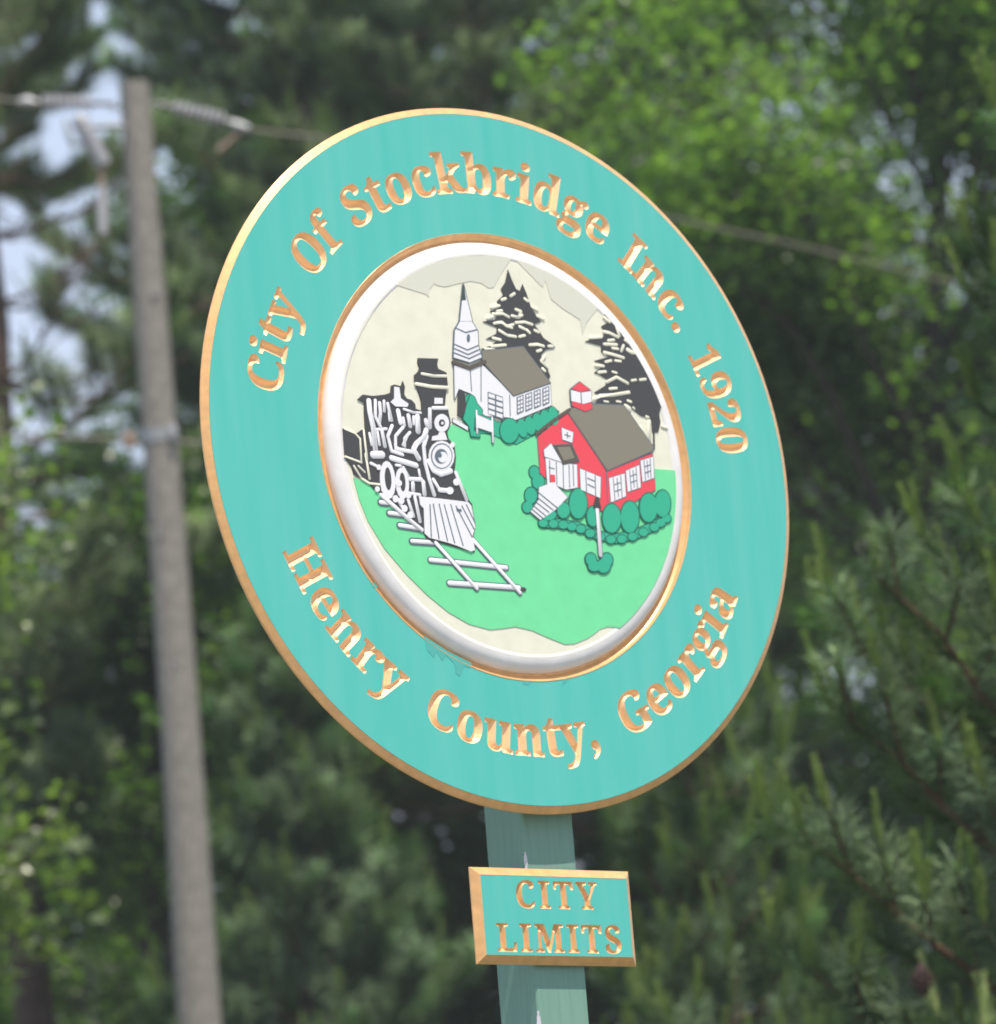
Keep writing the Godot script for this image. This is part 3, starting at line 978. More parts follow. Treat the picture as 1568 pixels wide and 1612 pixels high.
	l("pane","ink",39,0,1.04,[316.9,-26.3,330.8,-20.9])
	l("pane","ink",39,0,1.04,[316.7,-40.3,330.4,-35.3])
	p("window","white",34,4,[348.3,10.5,385,22.3,381.5,-25.9,348.2,-37.3])
	l("shutter_line","ink",39,0,0.91,[357.8,12.1,356.8,-32.9])
	l("shutter_line","ink",39,0,0.91,[375.4,17.7,372.9,-27.4])
	l("pane","ink",39,0,0.91,[366.4,11.5,365,-26.8])
	l("pane","ink",39,0,1.04,[359.6,-1.6,372.4,2.6])
	l("pane","ink",39,0,1.04,[359.3,-15.5,371.7,-11.3])
	p("shrub","hedge",38,5,[101.4,-128.4,99.3,-133,94.5,-137.2,87.8,-140.2,80,-141.7,72.5,-141.3,66.3,-139.1,62.4,-135.5,61.4,-131,63.4,-126.4,68.2,-122.2,75,-119.2,82.7,-117.7,90.2,-118.1,96.4,-120.3,100.4,-123.9])
	p("shrub","hedge",38,5,[139.4,-115.4,137.4,-122.1,133.1,-128,127.2,-132.2,120.6,-133.9,114.4,-133,109.3,-129.6,106.3,-124.2,105.8,-117.7,107.8,-110.9,112.1,-105,118,-100.9,124.6,-99.1,130.8,-100,135.9,-103.4,138.9,-108.8])
	p("shrub","hedge",38,5,[218.3,-123.5,216,-132.3,211.5,-139.8,205.6,-145.1,199.1,-147.2,192.9,-145.9,188.1,-141.4,185.4,-134.3,185.1,-125.7,187.4,-117,191.8,-109.5,197.7,-104.2,204.3,-102,210.4,-103.3,215.2,-107.9,218,-115])
	p("shrub","hedge",38,5,[188.8,-97.1,185.4,-110.2,178.9,-121.4,170.2,-129.3,160.7,-132.4,151.7,-130.5,144.7,-123.7,140.7,-113.2,140.4,-100.4,143.7,-87.4,150.1,-76.1,158.8,-68.3,168.4,-65,177.4,-67,184.4,-73.7,188.4,-84.3])
	p("shrub","hedge",38,5,[420.4,-81.3,417.3,-93.1,411.4,-103.3,403.5,-110.4,394.9,-113.3,386.8,-111.5,380.6,-105.4,377,-95.8,376.8,-84.3,379.8,-72.5,385.7,-62.3,393.6,-55.2,402.2,-52.3,410.3,-54,416.6,-60.2,420.2,-69.7])
	p("shrub","hedge",38,5,[382.8,-92.9,379.4,-105.7,372.8,-116.7,363.9,-124.3,354.1,-127.4,345,-125.6,337.8,-119,333.8,-108.7,333.4,-96.3,336.7,-83.6,343.3,-72.6,352.2,-64.9,362,-61.8,371.2,-63.6,378.3,-70.2,382.4,-80.5])
	p("shrub","hedge",38,5,[278,-124.1,274.6,-136.7,267.9,-147.6,258.9,-155.2,249,-158.3,239.7,-156.5,232.4,-149.9,228.2,-139.7,227.7,-127.4,231,-114.8,237.7,-103.9,246.7,-96.2,256.6,-93.1,266,-94.9,273.3,-101.5,277.6,-111.7])
	p("shrub","hedge",38,5,[328.6,-117.7,325.1,-131.5,318.2,-143.5,309.1,-151.7,299.1,-155.1,289.7,-153,282.4,-145.8,278.3,-134.6,278,-121.1,281.5,-107.3,288.4,-95.3,297.5,-87,307.5,-83.6,316.9,-85.7,324.2,-92.9,328.3,-104.1])
	p("low_shrub","hedge",34,4,[77.2,-147.8,75.9,-151.3,72.9,-154.4,68.6,-156.6,63.8,-157.5,59.2,-157.2,55.4,-155.5,53.1,-152.8,52.5,-149.4,53.9,-145.9,56.8,-142.8,61.1,-140.6,65.8,-139.6,70.5,-140,74.3,-141.7,76.6,-144.4])
	p("low_shrub","hedge",34,4,[104.4,-147.6,103.1,-151.1,100.1,-154.2,95.8,-156.4,91,-157.4,86.4,-157,82.6,-155.3,80.2,-152.6,79.7,-149.2,81,-145.7,84,-142.6,88.2,-140.4,93,-139.4,97.7,-139.8,101.5,-141.5,103.8,-144.2])
	p("low_shrub","hedge",34,4,[131.1,-147.8,129.8,-151.3,126.7,-154.4,122.5,-156.6,117.7,-157.6,113,-157.2,109.2,-155.5,106.9,-152.8,106.3,-149.4,107.6,-145.9,110.6,-142.8,114.9,-140.6,119.7,-139.6,124.4,-140,128.2,-141.7,130.5,-144.4])
	p("low_shrub","hedge",34,4,[154.2,-150.3,152.9,-153.8,149.9,-156.9,145.6,-159.1,140.8,-160.1,136.1,-159.7,132.3,-158,130,-155.3,129.4,-151.9,130.7,-148.4,133.8,-145.3,138,-143.1,142.8,-142.1,147.5,-142.5,151.3,-144.1,153.7,-146.9])
	p("low_shrub","hedge",34,4,[177.8,-154.3,176.5,-157.8,173.5,-160.9,169.2,-163.2,164.4,-164.1,159.7,-163.8,155.8,-162.1,153.5,-159.3,152.9,-156,154.3,-152.5,157.3,-149.4,161.6,-147.1,166.4,-146.1,171.1,-146.5,174.9,-148.2,177.3,-151])
	p("low_shrub","hedge",34,4,[202.4,-162.4,201.1,-165.9,198,-169,193.8,-171.2,188.9,-172.2,184.2,-171.8,180.4,-170.1,178,-167.4,177.5,-164,178.8,-160.5,181.8,-157.4,186.1,-155.2,191,-154.2,195.7,-154.5,199.5,-156.2,201.9,-159])
	p("low_shrub","hedge",34,4,[229,-168.6,227.6,-172.1,224.6,-175.2,220.3,-177.4,215.4,-178.4,210.7,-178,206.9,-176.3,204.5,-173.6,204,-170.2,205.3,-166.7,208.4,-163.6,212.6,-161.4,217.5,-160.4,222.2,-160.7,226.1,-162.4,228.4,-165.2])
	p("low_shrub","hedge",34,4,[258.2,-172.4,256.8,-175.9,253.7,-179,249.4,-181.2,244.6,-182.2,239.8,-181.8,236,-180.1,233.6,-177.4,233.1,-174,234.4,-170.4,237.5,-167.3,241.8,-165.1,246.7,-164.1,251.4,-164.5,255.2,-166.2,257.6,-169])
	p("low_shrub","hedge",34,4,[288.2,-169.6,286.8,-173.2,283.7,-176.3,279.4,-178.5,274.5,-179.5,269.8,-179.1,265.9,-177.4,263.5,-174.6,263,-171.2,264.4,-167.7,267.4,-164.6,271.7,-162.4,276.6,-161.4,281.4,-161.8,285.3,-163.5,287.6,-166.2])
	p("low_shrub","hedge",34,4,[318.9,-162,317.5,-165.5,314.4,-168.7,310.1,-170.9,305.2,-171.9,300.4,-171.5,296.6,-169.8,294.2,-167,293.6,-163.6,295,-160.1,298.1,-157,302.4,-154.8,307.3,-153.8,312.1,-154.1,315.9,-155.8,318.3,-158.6])
	p("low_shrub","hedge",34,4,[350.2,-150.3,348.8,-153.8,345.7,-157,341.4,-159.2,336.4,-160.2,331.6,-159.8,327.8,-158.1,325.4,-155.3,324.8,-151.9,326.2,-148.4,329.3,-145.3,333.6,-143,338.6,-142,343.4,-142.4,347.2,-144.1,349.6,-146.9])
	p("low_shrub","hedge",34,4,[381.8,-136.9,380.4,-140.4,377.3,-143.6,372.9,-145.8,368,-146.8,363.2,-146.4,359.3,-144.7,356.9,-142,356.3,-138.5,357.7,-135,360.8,-131.9,365.2,-129.6,370.2,-128.6,374.9,-129,378.8,-130.7,381.3,-133.5])
	p("low_shrub","hedge",34,4,[401.2,-125.6,399.8,-129.2,396.7,-132.3,392.3,-134.6,387.4,-135.6,382.6,-135.2,378.7,-133.5,376.2,-130.7,375.7,-127.3,377.1,-123.8,380.2,-120.6,384.6,-118.4,389.5,-117.3,394.3,-117.7,398.3,-119.4,400.7,-122.2])
	p("low_shrub","hedge",34,4,[418.6,-114.7,417.2,-118.3,414.1,-121.4,409.7,-123.7,404.7,-124.7,399.9,-124.3,396,-122.6,393.6,-119.8,393,-116.4,394.4,-112.9,397.6,-109.7,401.9,-107.5,406.9,-106.4,411.7,-106.8,415.7,-108.5,418.1,-111.3])
	p("lamp","soot",46,0,[213.2,-82,222,-81.4,225.9,-105.1,203,-106.6])
	l("lamp_post","white",44,4,4.43,[214.6,-107.3,213.8,-152.2,212.2,-210.5])
	p("shrub","hedge",36,5,[199.1,-220.2,197.4,-225.5,193.9,-230,189,-233.2,183.6,-234.6,178.4,-233.9,174.2,-231.2,171.7,-227,171.2,-221.9,172.8,-216.7,176.4,-212.2,181.2,-209,186.7,-207.6,191.9,-208.3,196.1,-210.9,198.6,-215.1])
	p("shrub","hedge",36,5,[244.5,-218.9,242.7,-224.8,238.8,-229.8,233.4,-233.4,227.3,-234.9,221.5,-234.1,216.9,-231.2,214.1,-226.5,213.6,-220.8,215.4,-215,219.3,-209.9,224.7,-206.4,230.8,-204.9,236.6,-205.6,241.2,-208.6,244,-213.3])
	p("shrub","hedge",36,5,[209.1,-234.5,207.3,-239.2,203.3,-243.3,197.6,-246.2,191.2,-247.5,185,-246.9,179.9,-244.7,176.8,-241,176.1,-236.5,177.8,-231.8,181.9,-227.7,187.5,-224.8,193.9,-223.5,200.2,-224,205.2,-226.3,208.4,-230])
	p("shrub","hedge",36,5,[236.7,-232.8,234.6,-238.9,230,-244.2,223.6,-247.9,216.5,-249.5,209.6,-248.8,204,-245.7,200.6,-240.9,199.9,-235.1,202,-229,206.5,-223.7,212.9,-220,220.1,-218.3,227,-219.1,232.6,-222.1,236,-226.9])
	item("track_relief")
	l("sleeper","white",24,6,4.92,[-242.8,-248.4,-44.7,-253.3])
	l("sleeper","white",24,6,5.33,[-198.5,-295.9,-15.8,-295.8])
	l("rail","white",30,5,4.1,[-225.3,-210.7,-127.9,-304.2])
	l("rail","white",30,5,4.1,[-129,-195.4,-14.2,-306.8])
	l("ballast_mark","soot",22,0,4.51,[-13.2,-297.5,-1,-298.7])
	l("sleeper","white",24,8,4.54,[-359.3,-131.1,-342.1,-131.9])
	l("sleeper","white",24,8,4.54,[-339.2,-153,-304.4,-154.4])
	l("sleeper","white",24,8,4.54,[-315.1,-178.1,-263.6,-181.5])
	l("sleeper","white",24,8,4.54,[-286.7,-210.5,-229.6,-210.2])
	item("locomotive_relief")
	p("tender","soot",24,0,[-440.2,23,-431.6,19.5,-405.6,15,-389.6,25.5,-381.1,27.6,-376.6,-11.5,-384,-92.2,-403.7,-83.7,-421,-75.2,-425.9,-57.3,-441.6,-38.8])
	l("tender_band","cream",30,0,2.14,[-436.3,21.9,-410.6,14.1,-399,3.7,-400.8,-47.6])
	l("tender_band","cream",30,0,2.27,[-440.5,-38.2,-400.2,-48.4])
	l("tender_band","cream",30,0,2.52,[-388.1,24.3,-385.5,-40.3])
	l("tender_band","cream",30,0,2.77,[-388.4,-29.3,-383,-82.3])
	l("tender_band","cream",30,0,2.27,[-420.9,-56.9,-405.1,-81])
	l("tender_band","cream",30,0,2.52,[-402,-83.6,-384.7,-92.2,-356.5,-93])
	l("tender_band","cream",30,0,2.02,[-409.2,-56.1,-394,-69])
	p("body","soot",24,0,[-395.8,90,-382.1,101,-355.5,100.3,-324.9,105.7,-309.3,111.2,-306,127.1,-297.3,130.1,-280.7,127.8,-274.5,139.7,-270.7,127.2,-274.1,109.8,-268.2,101.7,-256.6,99.8,-247.4,91.5,-246.8,80.7,-226.9,76.6,-216.8,83.1,-203.5,89.9,-201.5,109.4,-173.1,110.9,-173.7,92.3,-162.7,90.3,-160.8,76.1,-157.7,56.4,-169.5,35.5,-167.5,21.3,-153.3,8.2,-152.8,-20.3,-158.3,-46.3,-147,-68.3,-135.7,-90.2,-127.1,-111.8,-120.3,-119,-120,-134.6,-116.5,-166.2,-124.4,-189.4,-119,-202.7,-125.4,-224.3,-136.2,-223,-176.2,-216.2,-212.7,-210,-231.5,-212.1,-248.8,-201.1,-256.8,-187.5,-278.7,-165.6,-297.2,-149.9,-319.4,-138.2,-341.5,-125.7,-361.4,-108.8,-374.2,-104.1,-386.2,-90.9,-382.3,-68.2,-378.3,-28.5,-380.3,2.3,-383.4,27.4,-382.1,61.4,-379.8,84.2])
	p("smokestack","soot",26,0,[-229.7,194,-176,197.5,-181,186.2,-178.7,174.9,-158,168.1,-157,141.7,-163.8,121.7,-170.6,89.6,-168.6,82.7,-233.2,64.7,-230.7,99.1,-235.4,118.7,-244.3,137.3,-243.2,155.1,-232.1,164.1,-227.1,173.7,-231.5,183.3])
	l("stack_band","cream",32,0,3.28,[-223.4,159.7,-191.5,157.2,-160.5,159.8])
	l("stack_band","cream",32,0,4.04,[-241.1,135.9,-200.8,133,-159.1,134.1])
	l("fitting","white",34,0,6.22,[-368.4,87.9,-368.4,65.3,-362.6,29,-362.1,-16.1])
	l("fitting","white",34,0,3.67,[-351.5,90.7,-355,55.1,-343.9,33.3])
	l("fitting","white",34,0,3.96,[-340.9,85.9,-340.7,64.7,-346.5,40.2])
	l("fitting","white",34,0,3.39,[-329.1,91.1,-330.3,68.4])
	l("fitting","white",34,0,3.67,[-320.2,86.2,-313.8,49.8])
	l("fitting","white",34,0,8.48,[-368.4,-29.2,-346.6,-27.6])
	l("fitting","white",34,0,4.24,[-341.2,26.5,-336.4,-8.5])
	l("fitting","white",34,0,3.39,[-363,25.6,-329.2,30.2])
	l("fitting","white",34,0,2.83,[-279.1,77.5,-254.5,71.5,-235.8,72.5])
	l("fitting","white",34,0,5.37,[-294.7,72.6,-290.7,46])
	l("fitting","white",34,0,4.8,[-268.7,64.2,-266,40.8])
	l("fitting","white",34,0,6.22,[-245.1,63.8,-246.8,30.9])
	l("fitting","white",34,0,3.96,[-313.3,38.5,-326.7,14.9,-320.6,-17.2,-292.7,-23.6])
	l("fitting","white",34,0,3.67,[-284.9,37.3,-306.5,16.4,-309.4,-6.4,-296.9,-15.4])
	l("fitting","white",34,0,3.39,[-268.4,27.3,-284,12.5,-285.1,-4.6])
	l("fitting","white",34,0,5.93,[-225.1,35.4,-232.2,19.3,-254,3.4,-262.7,-8.6,-251.3,-29])
	l("fitting","white",34,0,4.52,[-308.3,-12,-263.4,-15.7])
	l("fitting","white",34,0,6.22,[-322.1,-32.8,-259.6,-44.6])
	l("fitting","white",34,0,4.52,[-211.1,82.1,-215.3,41.9])
	l("fitting","white",34,0,5.09,[-223.9,56.9,-221.7,45.7])
	l("fitting","white",34,0,4.24,[-202.3,85.7,-166.3,88.6])
	l("fitting","white",34,0,6.22,[-224.7,-32.7,-214.8,-51.9,-197,-59.1,-170.6,-50.1])
	l("fitting","white",34,0,4.52,[-225,22.6,-235.6,-0.9,-235.3,-37.7,-228.7,-71.3,-218.8,-106])
	l("fitting","white",34,0,3.96,[-157.2,-52,-134.5,-110.6])
	l("fitting","white",34,0,5.37,[-203.3,-94.1,-173.5,-94.3])
	l("fitting","white",34,0,3.96,[-217.9,-71.9,-206.9,-89])
	l("fitting","white",34,0,4.8,[-278.9,-75.4,-249.2,-74.7])
	l("fitting","white",34,0,4.52,[-272.1,-84.2,-273,-99.8])
	l("fitting","white",34,0,4.8,[-244.7,-79.5,-244.1,-106.3])
	l("fitting","white",34,0,3.67,[-314.5,-122.4,-303.2,-142.8])
	l("fitting","white",34,0,3.67,[-288.2,-120.6,-277.8,-156.5])
	l("fitting","white",34,0,3.96,[-270.1,-113.7,-262.1,-166.7])
	l("fitting","white",34,0,3.11,[-311.9,-47.6,-300.3,-48.1])
	l("fitting","white",34,0,3.11,[-373.8,16.9,-370.3,-8.2])
	l("fitting","white",34,0,2.83,[-352.7,21.3,-350.2,-6.7])
	l("fitting","white",34,0,2.83,[-318.8,66.4,-318.9,49.4])
	l("fitting","white",34,0,3.11,[-282.8,57.9,-281.1,41])
	l("fitting","white",34,0,3.11,[-255.3,62.9,-256.4,45.8])
	l("fitting","white",34,0,3.39,[-276.7,18.7,-288.9,-2.1])
	l("fitting","white",34,0,3.11,[-340.9,-53.9,-352.8,-105.4])
	l("fitting","white",34,0,3.39,[-286.1,-106.4,-256.1,-108.5])
	l("fitting","white",34,0,2.83,[-293.8,-50.5,-282.3,-69.4])
	l("fitting","white",34,0,3.39,[-377,-48.1,-364.1,-52.8])
	l("fitting","white",34,0,2.83,[-253.8,-53.3,-252,-68.7])
	p("bell","white",34,0,[-299.5,124.8,-286.1,124.5,-284.5,100.4,-265.4,90,-269.5,82.9,-300.5,81.5,-312.4,90.2,-302.1,99])
	p("lamp_bracket","white",34,0,[-195.8,109.1,-174.2,110.2,-175.6,97.3,-197.9,95.5])
	p("headlamp","white",36,0,[-163.2,55.9,-165.5,48.1,-170.4,41.2,-177.2,36.4,-184.9,34.3,-192.2,35.2,-198,39.1,-201.6,45.3,-202.3,52.9,-200,60.7,-195.1,67.6,-188.3,72.4,-180.7,74.6,-173.4,73.6,-167.5,69.7,-163.9,63.5])
	p("headlamp_lens","soot",40,0,[-174.5,55,-175.5,51.9,-177.6,49.2,-180.4,47.2,-183.6,46.3,-186.7,46.7,-189.2,48.3,-190.7,50.7,-191,53.8,-190,56.9,-188,59.6,-185.1,61.6,-181.9,62.5,-178.8,62.1,-176.4,60.6,-174.9,58.1])
	p("headlamp_bulb","white",43,0,[-178.4,54.2,-178.8,52.8,-179.6,51.7,-180.8,50.8,-182.2,50.5,-183.4,50.6,-184.5,51.3,-185.1,52.3,-185.2,53.6,-184.8,55,-184,56.2,-182.8,57,-181.4,57.4,-180.2,57.2,-179.1,56.5,-178.5,55.5])
	p("lamp_neck","white",34,0,[-191.7,33.7,-177,34.9,-171.9,18.2,-213.1,13.6,-210.4,23.2,-194.8,27.2])
	p("smokebox_door","white",38,0,[-156.9,-16.3,-160.8,-29.5,-169.4,-41,-181.3,-49.1,-194.6,-52.7,-207.4,-51,-217.7,-44.5,-223.9,-34.1,-225.2,-21.4,-221.3,-8.3,-212.7,3.2,-200.9,11.4,-187.6,15,-174.7,13.4,-164.4,6.9,-158.1,-3.6])
	p("door_ring","ink",41,0,[-162.3,-16.7,-165.7,-27.9,-172.9,-37.6,-182.9,-44.5,-194.1,-47.5,-204.8,-46.1,-213.5,-40.6,-218.7,-31.8,-219.8,-21,-216.4,-9.9,-209.3,-0.1,-199.3,6.8,-188.1,9.8,-177.3,8.5,-168.6,2.9,-163.4,-5.9])
	p("door_plate","white",43,0,[-164.8,-17.5,-167.8,-27.6,-174.4,-36.5,-183.4,-42.8,-193.5,-45.5,-203.2,-44.2,-211.1,-39.2,-215.8,-31.2,-216.7,-21.3,-213.7,-11.2,-207.2,-2.4,-198.2,3.9,-188.1,6.7,-178.3,5.4,-170.5,0.4,-165.7,-7.6])
	p("door_boss","ink",46,0,[-175.8,-18.6,-177.8,-25.1,-182,-30.7,-188,-34.7,-194.6,-36.5,-201,-35.7,-206.2,-32.5,-209.3,-27.4,-210,-21.1,-208,-14.7,-203.7,-9,-197.8,-5,-191.2,-3.2,-184.7,-4,-179.6,-7.2,-176.4,-12.3])
	p("door_hub","white",49,0,[-176.7,-20.7,-178.1,-25.3,-181.2,-29.4,-185.5,-32.3,-190.3,-33.6,-194.9,-33,-198.6,-30.7,-200.8,-27,-201.3,-22.5,-199.9,-17.8,-196.8,-13.7,-192.5,-10.8,-187.7,-9.5,-183.1,-10.1,-179.4,-12.4,-177.1,-16.1])
	p("door_pin","ink",52,0,[-191.3,-17.5,-191.9,-19.7,-193.3,-21.6,-195.2,-23,-197.3,-23.6,-199.4,-23.3,-201,-22.2,-202,-20.4,-202.2,-18.3,-201.6,-16.1,-200.2,-14.1,-198.3,-12.7,-196.2,-12.1,-194.1,-12.4,-192.5,-13.5,-191.5,-15.3])
	p("wheel","white",36,0,[-316.8,-79.2,-318.7,-95.3,-323.3,-109.4,-330,-119.2,-337.8,-123.4,-345.5,-121.2,-351.9,-113,-356,-100.1,-357.3,-84.4,-355.5,-68.3,-350.8,-54.2,-344.1,-44.4,-336.3,-40.2,-328.6,-42.3,-322.2,-50.5,-318.1,-63.4])
	p("wheel_gap","soot",39,0,[-327.6,-77.8,-328.4,-87.5,-330.4,-95.8,-333.3,-101.6,-336.6,-103.9,-339.8,-102.4,-342.4,-97.3,-344.1,-89.5,-344.6,-80,-343.8,-70.4,-341.8,-62.1,-339,-56.3,-335.7,-53.9,-332.5,-55.4,-329.8,-60.5,-328.1,-68.3])
	p("wheel","white",36,0,[-282.5,-84,-284.1,-97.3,-288.1,-108.9,-294,-117.1,-300.7,-120.6,-307.4,-118.8,-313,-112.1,-316.6,-101.5,-317.7,-88.5,-316.1,-75.2,-312.1,-63.5,-306.3,-55.3,-299.5,-51.8,-292.8,-53.6,-287.2,-60.3,-283.6,-71])
	p("wheel_gap","soot",39,0,[-291.8,-82.4,-292.5,-90.4,-294.2,-97.2,-296.7,-102,-299.5,-103.9,-302.3,-102.7,-304.6,-98.6,-306.1,-92.1,-306.5,-84.3,-305.8,-76.3,-304.1,-69.4,-301.6,-64.7,-298.8,-62.7,-296,-63.9,-293.6,-68.1,-292.2,-74.6])
	p("crank_pin","white",42,0,[-301.1,-86.3,-302,-89.2,-304,-91.7,-306.8,-93.5,-310,-94.2,-313,-93.9,-315.4,-92.5,-317,-90.2,-317.3,-87.4,-316.4,-84.6,-314.4,-82.1,-311.6,-80.3,-308.5,-79.5,-305.4,-79.8,-303,-81.2,-301.4,-83.5])
	p("crank_pin","white",42,0,[-351.7,-55.3,-352.4,-57.7,-353.9,-59.8,-356,-61.3,-358.4,-62,-360.7,-61.6,-362.5,-60.4,-363.6,-58.5,-363.8,-56.2,-363.1,-53.7,-361.6,-51.6,-359.5,-50.1,-357.2,-49.5,-354.9,-49.8,-353.1,-51,-352,-52.9])
	p("crank_pin","white",42,0,[-359.9,-103.1,-360.5,-105.5,-362.1,-107.6,-364.1,-109.1,-366.5,-109.7,-368.8,-109.4,-370.6,-108.2,-371.7,-106.3,-371.9,-103.9,-371.2,-101.5,-369.7,-99.4,-367.6,-97.9,-365.3,-97.3,-363,-97.6,-361.2,-98.8,-360.1,-100.7])
	p("spoke_end","white",40,0,[-313.7,-121,-314.5,-124,-316.4,-126.7,-319,-128.6,-321.9,-129.4,-324.6,-129,-326.9,-127.4,-328.2,-125,-328.5,-122,-327.6,-118.9,-325.7,-116.2,-323.2,-114.3,-320.3,-113.5,-317.5,-114,-315.3,-115.5,-313.9,-118])
	p("spoke_end","white",40,0,[-298.9,-124.2,-299.8,-127.3,-301.7,-129.9,-304.3,-131.8,-307.2,-132.6,-309.9,-132.2,-312.2,-130.7,-313.5,-128.2,-313.8,-125.2,-312.9,-122.1,-311,-119.4,-308.4,-117.6,-305.5,-116.8,-302.8,-117.2,-300.5,-118.7,-299.2,-121.2])
	p("spoke_end","white",40,0,[-279.1,-110.1,-280,-113.2,-281.8,-115.9,-284.4,-117.8,-287.3,-118.6,-290.1,-118.2,-292.3,-116.6,-293.7,-114.2,-293.9,-111.2,-293.1,-108.1,-291.2,-105.4,-288.6,-103.5,-285.7,-102.7,-282.9,-103.1,-280.7,-104.7,-279.3,-107.1])
	p("spoke_end","white",40,0,[-292.3,-140.6,-293.1,-143.7,-295,-146.4,-297.6,-148.2,-300.5,-149,-303.2,-148.6,-305.5,-147.1,-306.8,-144.6,-307.1,-141.6,-306.2,-138.5,-304.3,-135.9,-301.8,-134,-298.9,-133.2,-296.1,-133.6,-293.9,-135.1,-292.5,-137.6])
	p("spoke_end","white",40,0,[-278.5,-153.8,-279.4,-156.8,-281.3,-159.5,-283.9,-161.4,-286.8,-162.2,-289.5,-161.8,-291.8,-160.2,-293.1,-157.7,-293.4,-154.7,-292.5,-151.7,-290.6,-149,-288,-147.1,-285.1,-146.3,-282.4,-146.7,-280.1,-148.3,-278.8,-150.8])
	l("rail","white",34,0,4.54,[-357.1,-115.5,-322.9,-139.9,-291.9,-163.1,-258.9,-184.8])
	p("coupling","white",38,0,[-149.2,-72.7,-150.2,-75.8,-152.3,-78.6,-155.2,-80.5,-158.6,-81.3,-161.8,-81,-164.4,-79.4,-166,-76.9,-166.3,-73.9,-165.3,-70.8,-163.2,-68.1,-160.2,-66.1,-156.9,-65.3,-153.7,-65.7,-151.1,-67.2,-149.5,-69.7])
	p("coupling","white",38,0,[-167.3,-93,-168.4,-96.2,-170.7,-99.1,-174,-101.1,-177.7,-102,-181.3,-101.6,-184.2,-100,-186,-97.5,-186.4,-94.4,-185.4,-91.1,-183,-88.3,-179.7,-86.3,-176,-85.4,-172.4,-85.8,-169.5,-87.4,-167.7,-89.9])
	p("buffer","white",38,0,[-153.9,8.7,-154.6,6.2,-156,4.1,-157.9,2.6,-160,2,-162.1,2.3,-163.7,3.5,-164.7,5.5,-164.9,7.9,-164.2,10.3,-162.8,12.5,-160.9,14,-158.7,14.6,-156.7,14.3,-155,13,-154,11.1])
	p("cowcatcher","white",38,0,[-259.8,-111.6,-199.2,-113.1,-131.6,-115.5,-123.9,-123.5,-118.5,-168.6,-127.5,-189,-125,-220,-134.6,-224,-172.5,-213.1,-195.6,-208.1,-242,-200.6,-252.9,-192,-249.7,-137.7,-258.3,-129.9])
	l("bar_gap","ink",42,0,1.39,[-232.9,-128.1,-236.8,-198.9])
	l("bar_gap","ink",42,0,1.39,[-224.2,-126.1,-216.9,-201.8])
	l("bar_gap","ink",42,0,1.39,[-208.9,-125.1,-195.3,-204.7])
	l("bar_gap","ink",42,0,1.39,[-195.5,-125.6,-177,-207.8])
	l("bar_gap","ink",42,0,1.39,[-178.4,-124.4,-155.4,-212])
	l("bar_gap","ink",42,0,1.39,[-165,-126.3,-129.5,-192])
	l("bar_gap","ink",42,0,1.39,[-149.6,-125.3,-122.5,-174.5])
	l("bar_gap","ink",42,0,1.39,[-137.3,-121.6,-118.6,-160.1])
	p("beam_notch","ink",43,0,[-165.6,-132,-152.1,-132.5,-151,-138.1,-163,-139])


# ---------------------------------------------------------------- utility pole and wires
func wire(called: String, label: String, pts: Array, r: float, group := "") -> Node3D:
	var o := thing(called, label, "wire", pts[0], 0.0, group)
	var path := PackedVector3Array()
	var rad := PackedFloat32Array()
	for i in pts.size() - 1:
		for k in 8:
			var t := k / 8.0
			var q: Vector3 = pts[i].lerp(pts[i + 1], t)
			q.y -= 4.0 * t * (1 - t) * 0.004 * pts[i].distance_to(pts[i + 1])
			path.append(q - pts[0])
			rad.append(r)
	path.append(pts[-1] - pts[0])
	rad.append(r)
	var st := begin()
	tube(st, path, rad, 8)
	put("strand", finish(st), M.wire, o)
	return o


func strain_insulator(label: String, a: Vector3, b: Vector3) -> Node3D:
	var o := thing("strain_insulator", label, "insulator", a, 0.0, "strain insulators at the pole top")
	var d := b - a
	var n := d.normalized()
	var st := begin()
	tube(st, PackedVector3Array([-n * 0.16, Vector3.ZERO, d, d + n * 0.06]), PackedFloat32Array([0.014, 0.02, 0.02, 0.02]), 10)
	put("core", finish(st), M.core, o)
	for k in 8:
		var c := d * ((k + 0.5) / 8.0)
		st = begin()
		tube(st, PackedVector3Array([c - n * 0.012, c - n * 0.005, c + n * 0.007, c + n * 0.012]), PackedFloat32Array([0.022, 0.056, 0.058, 0.024]), 18)
		put("shed", finish(st), M.porcelain, o)
	return o


